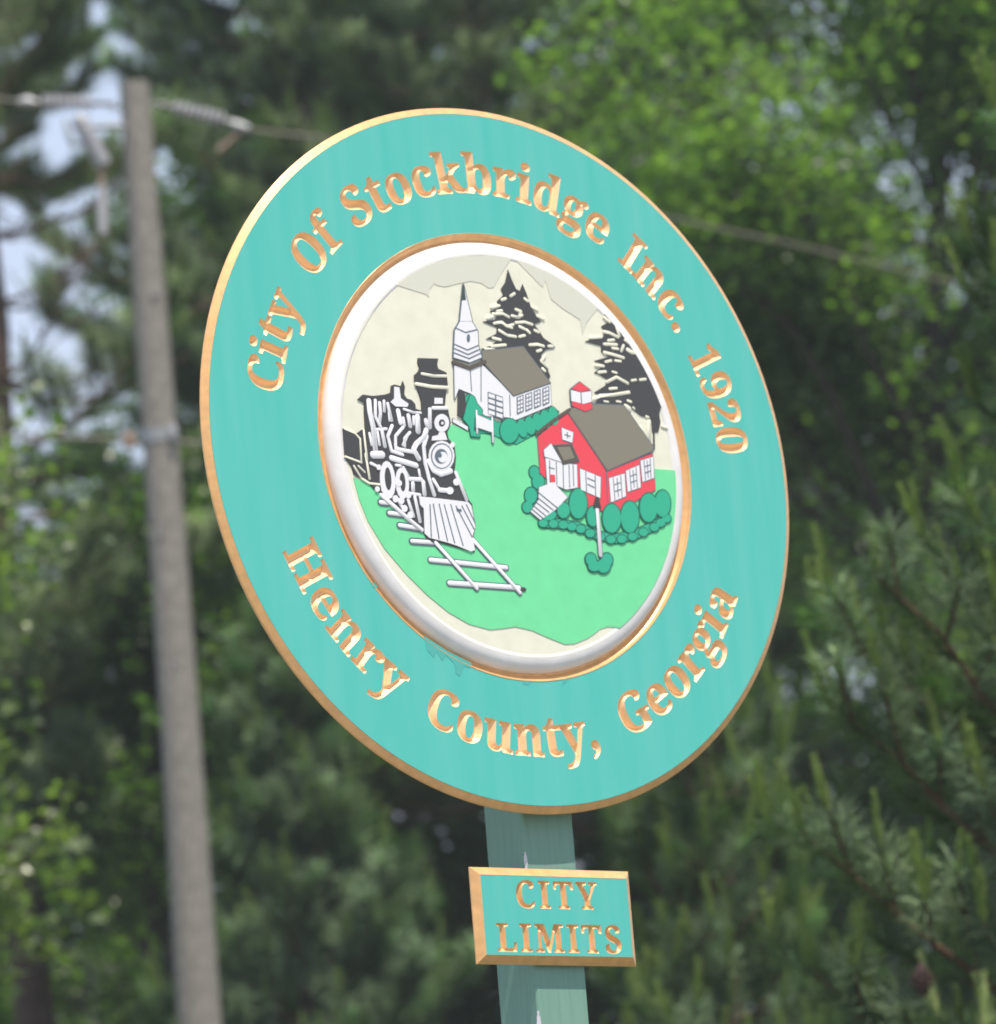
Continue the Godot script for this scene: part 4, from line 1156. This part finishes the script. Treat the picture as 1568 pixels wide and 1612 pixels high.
func build_pole() -> void:
	var o := thing("utility_pole", "weathered grey wooden utility pole with a cutout near its flat top", "utility pole", Vector3(-2.275, 0, -34.0))
	var st := begin()
	var path := PackedVector3Array()
	var rad := PackedFloat32Array()
	for k in 15:
		var y := 12.46 * k / 14.0
		path.append(Vector3(0.016 - 0.0021 * y + 0.006 * sin(y * 0.9), y, 0))
		rad.append(lerpf(0.186, 0.1045, k / 14.0) + 0.0015 * sin(y * 3.1))
	tube(st, path, rad, 28)
	var shaft := put("shaft", finish(st), M.pole, o)
	# pole-top through-bolts and eye fittings
	st = begin()
	tube(st, PackedVector3Array([Vector3(-0.2, 12.30, 0.0), Vector3(0.2, 12.30, 0.0)]), PackedFloat32Array([0.013, 0.013]), 8)
	put("eye_bolt", finish(st), M.steel, o)
	st = begin()
	tube(st, PackedVector3Array([Vector3(-0.32, 12.155, 0.06), Vector3(-0.1, 12.145, 0.06)]), PackedFloat32Array([0.022, 0.022]), 8)
	put("cutout_bracket", finish(st), M.steel, o)
	# cutout: leaning porcelain barrel with end fittings and the hanging fuse tube
	var c0 := Vector3(-2.694 + 2.275, 12.236, 0.06)
	var c1 := Vector3(-2.534 + 2.275, 11.866, 0.06)
	st = begin()
	tube(st, PackedVector3Array([c0, c0.lerp(c1, 0.08), c0.lerp(c1, 0.5), c0.lerp(c1, 0.92), c1]), PackedFloat32Array([0.045, 0.06, 0.055, 0.06, 0.05]), 14)
	var cut := put("cutout_barrel", finish(st), M.porcelain_grey, o)
	for t: float in [0.16, 0.3, 0.44, 0.58, 0.72, 0.86]:
		var c := c0.lerp(c1, t)
		var n := (c1 - c0).normalized()
		st = begin()
		tube(st, PackedVector3Array([c - n * 0.012, c + n * 0.012]), PackedFloat32Array([0.066, 0.062]), 14)
		put("shed", finish(st), M.porcelain_grey, cut)
	st = begin()
	tube(st, PackedVector3Array([c0 + Vector3(-0.09, -0.02, 0), c0 + Vector3(-0.07, -0.12, 0.02), c0 + Vector3(-0.05, -0.2, 0.02), c0 + Vector3(0.02, -0.2, 0.0)]), PackedFloat32Array([0.016, 0.02, 0.024, 0.014]), 8)
	put("cutout_hook", finish(st), M.steel, o)
	st = begin()
	tube(st, PackedVector3Array([c1, Vector3(-0.285, 11.78, 0.06), Vector3(-0.288, 11.72, 0.06)]), PackedFloat32Array([0.03, 0.024, 0.022]), 10)
	put("hinge_fitting", finish(st), M.rust, o)
	st = begin()
	tube(st, PackedVector3Array([Vector3(-0.288, 11.716, 0.06), Vector3(-0.292, 11.55, 0.06), Vector3(-0.295, 11.377, 0.06)]), PackedFloat32Array([0.034, 0.036, 0.034]), 12)
	put("fuse_tube", finish(st), M.steel_pale, o)
	# lower cable clamp and spool
	st = begin()
	tube(st, PackedVector3Array([Vector3(-0.165, 9.915, 0), Vector3(0.17, 9.915, 0)]), PackedFloat32Array([0.135, 0.135]), 18)
	var band := begin()
	var prof := PackedVector3Array([Vector3(0, 9.86, 0), Vector3(0, 9.955, 0)])
	tube(band, prof, PackedFloat32Array([0.1275, 0.127]), 28)
	put("clamp_band", finish(band), M.steel, o)
	for x: float in [-0.215, 0.1]:
		st = begin()
		var z := 0.0 if x < 0 else 0.13
		tube(st, PackedVector3Array([Vector3(x, 9.86, z), Vector3(x, 9.88, z), Vector3(x, 9.91, z), Vector3(x, 9.94, z), Vector3(x, 9.965, z)]), PackedFloat32Array([0.04, 0.048, 0.034, 0.048, 0.04]) if x < 0 else PackedFloat32Array([0.02, 0.026, 0.026, 0.026, 0.02]), 14)
		put("spool", finish(st), M.rust if x < 0 else M.steel_pale, o)
	for d: Array in [[10.9, 0.3], [9.2, -0.2], [7.6, 0.4], [8.3, 0.1]]:
		st = begin()
		var a: float = d[1]
		tube(st, PackedVector3Array([Vector3(sin(a) * 0.10, d[0], cos(a) * 0.10), Vector3(sin(a) * 0.142, d[0], cos(a) * 0.142)]), PackedFloat32Array([0.016, 0.014]), 8)
		put("bolt_head", finish(st), M.steel, o)

	var left := strain_insulator("ribbed grey strain insulator on the cutout side of the pole top", Vector3(-2.593, 12.344, -34.0), Vector3(-2.943, 12.378, -34.0))
	st = begin()
	tube(st, PackedVector3Array([Vector3(-0.38, 0.037, 0), Vector3(-0.45, 0.05, 0), Vector3(-0.52, 0.056, 0)]), PackedFloat32Array([0.02, 0.045, 0.02]), 10)
	put("end_clamp", finish(st), M.steel_pale, left)
	var right := strain_insulator("ribbed grey strain insulator between the pole top and the sign", Vector3(-2.033, 12.263, -34.0), Vector3(-1.685, 12.141, -34.0))
	st = begin()
	tube(st, PackedVector3Array([Vector3(0.37, -0.13, 0), Vector3(0.44, -0.17, 0), Vector3(0.52, -0.2, 0)]), PackedFloat32Array([0.02, 0.042, 0.03]), 10)
	put("end_clamp", finish(st), M.steel, right)
	st = begin()
	tube(st, PackedVector3Array([Vector3(0.49, -0.19, 0), Vector3(0.37, -0.28, 0), Vector3(0.30, -0.34, 0)]), PackedFloat32Array([0.018, 0.014, 0.026]), 8)
	put("clamp_tail", finish(st), M.rust, right)
	wire("power_line", "thin dark power line leaving the ribbed insulator beside the cutout", [Vector3(-3.09, 12.40, -34.0), Vector3(-6.5, 12.95, -33.0), Vector3(-16, 14.0, -30.0)], 0.011, "wires tied to the utility pole")
	wire("power_line", "thin grey power line running from the pole behind the sign into the trees", [Vector3(-1.53, 12.065, -34.0), Vector3(-1.04, 11.965, -34.0), Vector3(2.320, 11.438, -35.933), Vector3(4.997, 11.116, -37.807)], 0.0105, "wires tied to the utility pole")
	wire("neutral_cable", "low grey cable clamped to the pole below the cutout", [Vector3(-10.5, 10.75, -34.0), Vector3(-3.375, 10.025, -34.0), Vector3(-2.49, 9.915, -34.0), Vector3(-1.9, 9.86, -34.1), Vector3(3.0, 9.5, -40.0)], 0.012, "wires tied to the utility pole")


# ---------------------------------------------------------------- trees
func spray_mesh(n: int, size: float, seed_: int) -> ArrayMesh:
	# a twig end: a handful of broad leaves, each folded along its midrib
	var r := RandomNumberGenerator.new()
	r.seed = seed_
	var st := begin()
	st.set_smooth_group(-1)
	for i in n:
		var at := Vector3(r.randf_range(-1, 1), r.randf_range(-0.8, 0.8), r.randf_range(-1, 1)) * 0.19
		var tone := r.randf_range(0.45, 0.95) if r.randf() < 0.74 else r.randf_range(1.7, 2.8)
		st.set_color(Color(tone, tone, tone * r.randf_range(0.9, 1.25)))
		var b := Basis.from_euler(Vector3(r.randf_range(-0.8, 0.8), r.randf_range(-PI, PI), r.randf_range(-0.8, 0.8)))
		var s := size * r.randf_range(0.75, 1.2)
		var w := s * 0.44
		var tip := at + b * Vector3(0, -0.08 * s, s)
		var mid1 := at + b * Vector3(0, 0.02 * s, s * 0.45)
		var lf := at + b * Vector3(-w, 0.12 * s, s * 0.42)
		var rt := at + b * Vector3(w, 0.12 * s, s * 0.42)
		tri(st, at, lf, mid1)
		tri(st, mid1, lf, tip)
		tri(st, at, mid1, rt)
		tri(st, mid1, tip, rt)
	return finish(st)


func tuft_mesh(n: int, length: float, width: float, spread: float, seed_: int, half := 0.035) -> ArrayMesh:
	# pine needles round a piece of twig that runs along +y
	var r := RandomNumberGenerator.new()
	r.seed = seed_
	var st := begin()
	st.set_smooth_group(-1)
	for i in n:
		var a := r.randf_range(0, TAU)
		var y := r.randf_range(-half, half)
		var lean := r.randf_range(spread * 0.35, spread)
		var d := Vector3(cos(a) * sin(lean), cos(lean), sin(a) * sin(lean))
		var s := Vector3(-sin(a), 0, cos(a)) * width
		var l := length * r.randf_range(0.7, 1.1)
		var root := Vector3(0, y, 0)
		var mid := root + d * l * 0.55
		var tip := root + d * l + Vector3(0, -0.12 * l, 0)
		tri(st, root - s * 0.5, mid, root + s * 0.5)
		tri(st, mid - s * 0.5, tip, mid + s * 0.5)
	return finish(st)


func candle_mesh(length: float, seed_: int) -> ArrayMesh:
	var r := RandomNumberGenerator.new()
	r.seed = seed_
	var st := begin()
	st.set_smooth_group(-1)
	for i in 70:
		var t := r.randf()
		var a := r.randf_range(0, TAU)
		var lean := r.randf_range(0.15, 0.5)
		var d := Vector3(cos(a) * sin(lean), cos(lean), sin(a) * sin(lean))
		var s := Vector3(-sin(a), 0, cos(a)) * 0.0055
		var l := lerpf(0.075, 0.03, t) * r.randf_range(0.8, 1.2)
		var root := Vector3(cos(a) * 0.006, t * length, sin(a) * 0.006)
		tri(st, root - s, root + d * l, root + s)
	return finish(st)


func scatter(called: String, mesh: Mesh, m: Material, where: Array, tints: PackedColorArray, parent: Node) -> void:
	if where.is_empty():
		return
	var mm := MultiMesh.new()
	mm.transform_format = MultiMesh.TRANSFORM_3D
	mm.use_colors = true
	mm.mesh = mesh
	mm.instance_count = where.size()
	for i in where.size():
		mm.set_instance_transform(i, where[i])
		mm.set_instance_color(i, tints[i])
	var o := MultiMeshInstance3D.new()
	o.name = called
	o.multimesh = mm
	o.material_override = m
	o.set_meta("kind", "stuff")
	parent.add_child(o, true)


func wander(a: Vector3, b: Vector3, n: int, amount: float, lift_: float) -> PackedVector3Array:
	var out := PackedVector3Array()
	for i in n + 1:
		var t := i / float(n)
		var q := a.lerp(b, t)
		q += Vector3(rng.randf_range(-1, 1), rng.randf_range(-1, 1), rng.randf_range(-1, 1)) * amount * sin(PI * t)
		q.y += lift_ * sin(PI * t)
		out.append(q)
	return out


func taper(n: int, r0: float, r1: float) -> PackedFloat32Array:
	var out := PackedFloat32Array()
	for i in n:
		out.append(lerpf(r0, r1, i / float(n - 1)))
	return out


# centre and radii of the crown are relative to the tree's foot
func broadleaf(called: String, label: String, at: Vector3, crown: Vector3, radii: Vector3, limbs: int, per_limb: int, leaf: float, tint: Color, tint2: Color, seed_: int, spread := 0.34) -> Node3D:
	rng.seed = seed_
	var o := thing(called, label, "tree", at, 0.0, "")
	var top := crown + Vector3(0, radii.y * 0.8, 0)
	var st := begin()
	var trunk_path := wander(Vector3.ZERO, top, 9, 0.25, 0.0)
	var r0 := 0.05 + top.y * 0.011
	tube(st, trunk_path, taper(10, r0, 0.02), 10)
	put("trunk", finish(st), M.bark_grey, o)
	var where := []
	var tints := PackedColorArray()
	for i in limbs:
		# aim at a point of the crown's outer shell
		var z := rng.randf_range(-0.85, 1.0)
		var a := i * 2.39996 + rng.randf_range(-0.4, 0.4)
		var q := sqrt(maxf(0.0, 1 - z * z))
		var aim := crown + Vector3(cos(a) * q * radii.x, z * radii.y, sin(a) * q * radii.z) * rng.randf_range(0.7, 1.0)
		var low := clampf((aim.y - radii.y * 0.9) / top.y, 0.18, 0.92)
		var fi := low * 9.0
		var from := trunk_path[int(fi)].lerp(trunk_path[mini(int(fi) + 1, 9)], fi - int(fi))
		var path := wander(from, aim, 6, 0.16, 0.25)
		st = begin()
		tube(st, path, taper(7, lerpf(r0, 0.02, low) * 0.5, 0.006), 6)
		var tw := []
		for k in 9:
			var t := rng.randf_range(0.3, 1.0)
			var s := t * 6.0
			var p0 := path[mini(int(s), 5)].lerp(path[mini(int(s), 5) + 1], s - mini(int(s), 5))
			var out := Vector3(rng.randf_range(-1, 1), rng.randf_range(-0.45, 0.8), rng.randf_range(-1, 1)).normalized() * rng.randf_range(0.4, 1.0) * minf(1.1, radii.x * 0.35)
			var p1 := p0 + out
			tube(st, PackedVector3Array([p0, p0.lerp(p1, 0.5) + Vector3(0, 0.05, 0), p1]), PackedFloat32Array([0.011, 0.008, 0.004]), 4, false)
			tw.append([p0, p1])
		put("limb", finish(st), M.bark_grey, o)
		var shade := rng.randf_range(0.75, 1.25)
		for k in per_limb:
			var e: Array = tw[rng.randi() % tw.size()]
			var t := rng.randf_range(0.25, 1.1)
			var c: Vector3 = e[0].lerp(e[1], t)
			c += Vector3(rng.randfn(), rng.randfn() * 0.7, rng.randfn()) * spread * 0.55
			var b := Basis.from_euler(Vector3(rng.randf_range(-0.5, 0.5), rng.randf_range(-PI, PI), rng.randf_range(-0.5, 0.5))).scaled(Vector3.ONE * rng.randf_range(0.75, 1.25))
			where.append(Transform3D(b, c))
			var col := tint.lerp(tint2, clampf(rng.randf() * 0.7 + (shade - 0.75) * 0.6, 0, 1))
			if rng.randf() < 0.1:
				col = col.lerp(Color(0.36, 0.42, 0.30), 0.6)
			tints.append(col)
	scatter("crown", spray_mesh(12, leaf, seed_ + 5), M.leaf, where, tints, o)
	return o


# a pine: whorls of upswept branches, needles along every twig, pale upright shoots at the tips
func pine(called: String, label: String, at: Vector3, tall: float, first: float, step: float, reach_: float, rise: float, tint: Color, tint2: Color, seed_: int, near := false, density := 1.0, lean := Vector3.ZERO, cone_at := Vector3.ZERO, bare_at := -10.0) -> Node3D:
	rng.seed = seed_
	var o := thing(called, label, "tree", at)
	var st := begin()
	var top := Vector3(0, tall, 0) + lean
	var trunk_path := wander(Vector3.ZERO, top, 9, 0.08, 0.0)
	tube(st, trunk_path, taper(10, 0.04 + tall * 0.011, 0.02), 10)
	put("trunk", finish(st), M.bark_pine, o)
	var where := []
	var tints := PackedColorArray()
	var sh_where := []
	var sh_tints := PackedColorArray()
	var shoots := 0
	var candle := candle_mesh(0.2, seed_ + 3)
	var h := first
	while h < tall - 0.15:
		var n := rng.randi_range(4, 6)
		var phase := rng.randf() * TAU
		var up := (h - first) / (tall - first)
		for i in n:
			var a := phase + TAU * i / n + rng.randf_range(-0.3, 0.3)
			var len := (reach_ * (1.0 - pow(up, 1.4)) + 0.25) * rng.randf_range(0.65, 1.1)
			var fi := h / tall * 9.0
			var from := trunk_path[int(fi)].lerp(trunk_path[mini(int(fi) + 1, 9)], fi - int(fi))
			var el := rise + 0.5 * up + rng.randf_range(-0.15, 0.15)
			var flat_dir := Vector3(cos(a), 0, sin(a))
			var tip := from + flat_dir * len * cos(el) + Vector3(0, len * sin(el), 0)
			var path := PackedVector3Array()
			for k in 7:
				var t := k / 6.0
				var q := from.lerp(tip, t) + Vector3(0, -0.12 * len * sin(PI * t), 0)
				q += Vector3(rng.randf_range(-1, 1), rng.randf_range(-1, 1), rng.randf_range(-1, 1)) * 0.03
				path.append(q)
			st = begin()
			tube(st, path, taper(7, 0.008 + len * 0.011, 0.006), 6)
			var twigs := [[path[4], path[6], true]]
			var m := int(len / 0.15) + 2
			for k in m:
				var t := lerpf(0.25, 0.97, (k + 0.5) / m)
				var s := t * 6.0
				var p0 := path[int(s)].lerp(path[int(s) + 1], s - int(s))
				var along := (path[int(s) + 1] - path[int(s)]).normalized()
				var side := along.cross(Vector3.UP).normalized() * (1.0 if k % 2 == 0 else -1.0)
				var tl := (0.22 + 0.32 * len * (1.0 - t)) * rng.randf_range(0.7, 1.25)
				var d := (along * 0.75 + side * rng.randf_range(0.4, 1.0) + Vector3(0, rng.randf_range(0.0, 0.6), 0)).normalized()
				var p1 := p0 + d * tl
				twigs.append([p0, p1, false])
				tube(st, PackedVector3Array([p0, p0.lerp(p1, 0.5) - Vector3(0, 0.02, 0), p1]), PackedFloat32Array([0.008, 0.007, 0.005]), 4, false)
			var br := put("branch", finish(st), M.twig_pine, o)
			var bare := absf(h - bare_at) < 0.95
			for tw in twigs:
				if bare and rng.randf() < 0.93:
					continue
				var p0: Vector3 = tw[0]
				var p1: Vector3 = tw[1]
				var d := (p1 - p0).normalized()
				var cnt := int(p0.distance_to(p1) / 0.05 * density) + 2
				for k in cnt:
					var t := lerpf(0.25, 1.0, k / float(cnt))
					var c := p0.lerp(p1, t)
					var ax := (d + Vector3(0, 0.35 * t, 0) + Vector3(rng.randf_range(-1, 1), rng.randf_range(-1, 1), rng.randf_range(-1, 1)) * 0.2).normalized()
					var q := Basis(Quaternion(Vector3.UP, ax)) * Basis(Vector3.UP, rng.randf() * TAU)
					where.append(Transform3D(q.scaled(Vector3.ONE * rng.randf_range(0.8, 1.2)), c))
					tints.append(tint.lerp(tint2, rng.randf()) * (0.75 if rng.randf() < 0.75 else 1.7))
				# upright new growth
				var nc := rng.randi_range(1, 3) if rng.randf() < (0.95 if near else 0.5) else 0
				for k in nc:
					var ax := (d * 0.25 + Vector3(rng.randf_range(-0.25, 0.25), 1.0, rng.randf_range(-0.25, 0.25))).normalized()
					var q := (Basis(Quaternion(Vector3.UP, ax)) * Basis(Vector3.UP, rng.randf() * TAU)).scaled(Vector3.ONE * rng.randf_range(0.6, 1.25))
					var col := Color(0.30, 0.36, 0.12).lerp(Color(0.21, 0.28, 0.09), rng.randf())
					if near and shoots < 280:
						var sh := MeshInstance3D.new()
						sh.name = "shoot"
						sh.mesh = candle
						sh.material_override = M.shoot
						br.add_child(sh, true)
						sh.transform = Transform3D(q, p1)
						shoots += 1
					else:
						sh_where.append(Transform3D(q, p1))
						sh_tints.append(col)
		h += step * rng.randf_range(0.8, 1.2)
	if near and cone_at != Vector3.ZERO:
		st = begin()
		for k in 40:
			var y := k / 40.0
			var a := k * 2.39996
			var rr := 0.034 * sin(PI * (0.12 + 0.85 * y))
			box(st, Vector3(0.02, 0.007, 0.016), cone_at - at + Vector3(cos(a) * rr, -0.09 * y, sin(a) * rr), 0.002, Basis(Vector3.UP, -a) * Basis(Vector3.BACK, -0.5))
		tube(st, PackedVector3Array([cone_at - at + Vector3(0, 0.02, 0), cone_at - at - Vector3(0, 0.045, 0), cone_at - at - Vector3(0, 0.09, 0)]), PackedFloat32Array([0.012, 0.028, 0.01]), 8)
		put("pine_cone", finish(st), M.cone, o)
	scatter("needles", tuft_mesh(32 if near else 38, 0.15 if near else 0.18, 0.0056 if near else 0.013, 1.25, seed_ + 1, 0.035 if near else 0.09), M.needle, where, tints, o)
	scatter("new_growth", candle, M.needle, sh_where, sh_tints, o)
	return o


func build_trees() -> void:
	M.shoot = mat(Color(0.36, 0.42, 0.16), 0.6)
	M.shoot.backlight_enabled = true
	M.shoot.backlight = Color(0.4, 0.5, 0.2)
	var pine_a := Color(0.13, 0.195, 0.115)
	var pine_b := Color(0.20, 0.27, 0.15)
	var old_a := Color(0.12, 0.175, 0.095)
	var old_b := Color(0.27, 0.32, 0.17)
	# young pines in front of the wood
	pine("young_pine", "young pine with upright pale shoots filling the space right of the sign", Vector3(2.4, 0, -18.5), 7.15, 2.4, 0.36, 1.75, 0.42, pine_a, pine_b, 101, true, 1.0, Vector3.ZERO, Vector3(1.331, 3.806, -17.550))
	pine("young_pine", "small pine with upswept shoots low beside the green post", Vector3(0.95, 0, -25.8), 6.3, 2.6, 0.36, 1.2, 0.5, pine_a, pine_b, 102, true)
	pine("young_pine", "small pine with pale tips between the utility pole and the round sign", Vector3(-1.65, 0, -37.4), 9.3, 4.0, 0.42, 1.6, 0.45, pine_a, pine_b, 103, false, 0.5)
	# broadleaf trees at the edge of the wood
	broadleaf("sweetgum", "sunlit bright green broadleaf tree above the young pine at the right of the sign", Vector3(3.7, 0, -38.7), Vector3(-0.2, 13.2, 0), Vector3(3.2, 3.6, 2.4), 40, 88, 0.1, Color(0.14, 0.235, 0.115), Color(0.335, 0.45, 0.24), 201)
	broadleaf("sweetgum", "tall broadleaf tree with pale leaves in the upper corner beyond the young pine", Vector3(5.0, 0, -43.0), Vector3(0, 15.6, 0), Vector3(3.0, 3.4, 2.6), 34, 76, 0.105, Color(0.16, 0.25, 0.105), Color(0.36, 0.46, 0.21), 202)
	broadleaf("young_oak", "bright leafy low tree on the far side of the utility pole from the sign", Vector3(-4.9, 0, -28.8), Vector3(1.0, 7.75, 0), Vector3(1.2, 0.8, 1.4), 16, 32, 0.09, Color(0.15, 0.215, 0.11), Color(0.36, 0.42, 0.24), 203, 0.6)
	broadleaf("young_oak", "lower pale leafy tree just below the bright young oak", Vector3(-5.1, 0, -30.5), Vector3(0.95, 6.7, 0), Vector3(1.4, 0.85, 1.4), 18, 36, 0.1, Color(0.15, 0.215, 0.11), Color(0.38, 0.44, 0.25), 213, 0.6)
	broadleaf("shade_tree", "mid-green leafy tree close behind the middle of the utility pole", Vector3(-2.9, 0, -40.5), Vector3(0, 9.6, 0), Vector3(2.0, 2.0, 1.8), 26, 50, 0.1, Color(0.09, 0.165, 0.06), Color(0.19, 0.29, 0.10), 214)
	# the wood behind
	pine("tall_pine", "tall grey-green pine rising behind the top of the sign", Vector3(0.1, 0, -44.5), 22.0, 9.0, 0.55, 3.0, 0.15, old_a, old_b, 301, false, 0.4)
	pine("tall_pine", "sparse pine with dark bare limbs and sky gaps beyond the cutout", Vector3(-4.1, 0, -41.0), 19.0, 8.5, 0.6, 2.6, 0.1, old_a, old_b, 302, false, 0.4, Vector3.ZERO, Vector3.ZERO, 12.75)
	pine("tall_pine", "dark pine behind the top of the utility pole", Vector3(-1.6, 0, -48.0), 24.0, 10.0, 0.5, 3.0, 0.1, old_a, pine_b, 303, false, 0.5)
	pine("tall_pine", "far high pine top filling the sky above the insulator and the cutout", Vector3(-6.0, 0, -54.0), 25.5, 18.0, 0.6, 2.6, 0.1, old_a, old_b, 304, false, 0.6)
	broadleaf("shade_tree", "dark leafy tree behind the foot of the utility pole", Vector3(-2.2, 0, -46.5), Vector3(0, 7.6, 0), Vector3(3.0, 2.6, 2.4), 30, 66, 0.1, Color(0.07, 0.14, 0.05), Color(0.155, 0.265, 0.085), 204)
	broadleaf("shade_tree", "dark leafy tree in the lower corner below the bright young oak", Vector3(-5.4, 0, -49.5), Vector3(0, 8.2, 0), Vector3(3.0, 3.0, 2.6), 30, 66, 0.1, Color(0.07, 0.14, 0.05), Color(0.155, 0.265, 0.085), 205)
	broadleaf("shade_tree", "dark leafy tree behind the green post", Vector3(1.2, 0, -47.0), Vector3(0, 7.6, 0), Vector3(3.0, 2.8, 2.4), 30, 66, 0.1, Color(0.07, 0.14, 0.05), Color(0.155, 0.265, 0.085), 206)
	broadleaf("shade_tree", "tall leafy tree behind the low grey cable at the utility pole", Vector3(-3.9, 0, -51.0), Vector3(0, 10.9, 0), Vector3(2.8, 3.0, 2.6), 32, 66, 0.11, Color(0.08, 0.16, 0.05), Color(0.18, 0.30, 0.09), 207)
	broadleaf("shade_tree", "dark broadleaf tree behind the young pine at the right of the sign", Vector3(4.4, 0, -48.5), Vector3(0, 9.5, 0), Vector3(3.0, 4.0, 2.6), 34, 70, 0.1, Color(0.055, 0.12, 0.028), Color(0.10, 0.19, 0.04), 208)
	broadleaf("shade_tree", "leafy tree between the top of the utility pole and the top of the sign", Vector3(-1.6, 0, -53.0), Vector3(0, 17.0, 0), Vector3(2.8, 3.2, 2.4), 32, 66, 0.11, Color(0.08, 0.15, 0.05), Color(0.16, 0.26, 0.08), 209)
	broadleaf("shade_tree", "grey-green leafy tree in the gap between the tall pine and the sunlit sweetgum", Vector3(2.3, 0, -53.0), Vector3(0, 17.6, 0), Vector3(2.3, 3.4, 2.2), 32, 60, 0.11, Color(0.10, 0.16, 0.075), Color(0.22, 0.30, 0.13), 215)
	var far := [
		[Vector3(-9.4, 0, -62), 12.0, "far tree beyond the bright young oak"], [Vector3(-1.6, 0, -64), 17.5, "far tree behind the utility pole and the dark pine"], [Vector3(1.8, 0, -63), 18.0, "far tree hidden mostly by the round sign"],
		[Vector3(3.4, 0, -59), 11.0, "far tree behind the young pine and the lower edge of the sign"], [Vector3(6.4, 0, -62), 18.0, "far tree beyond the sunlit broadleaf tree"], [Vector3(-0.6, 0, -66), 9.5, "far low tree behind the green post and the small pines"], [Vector3(-6.0, 0, -60), 7.0, "far low tree below the gap of sky near the utility pole"], [Vector3(4.6, 0, -66), 9.5, "far low tree behind the young pine"]]
	for i in far.size():
		var f: Array = far[i]
		broadleaf("far_tree", f[2], f[0], Vector3(0, f[1], 0), Vector3(3.9, 5.0, 3.2), 36, 60, 0.13, Color(0.08, 0.15, 0.05), Color(0.17, 0.27, 0.08), 400 + i, 0.5)
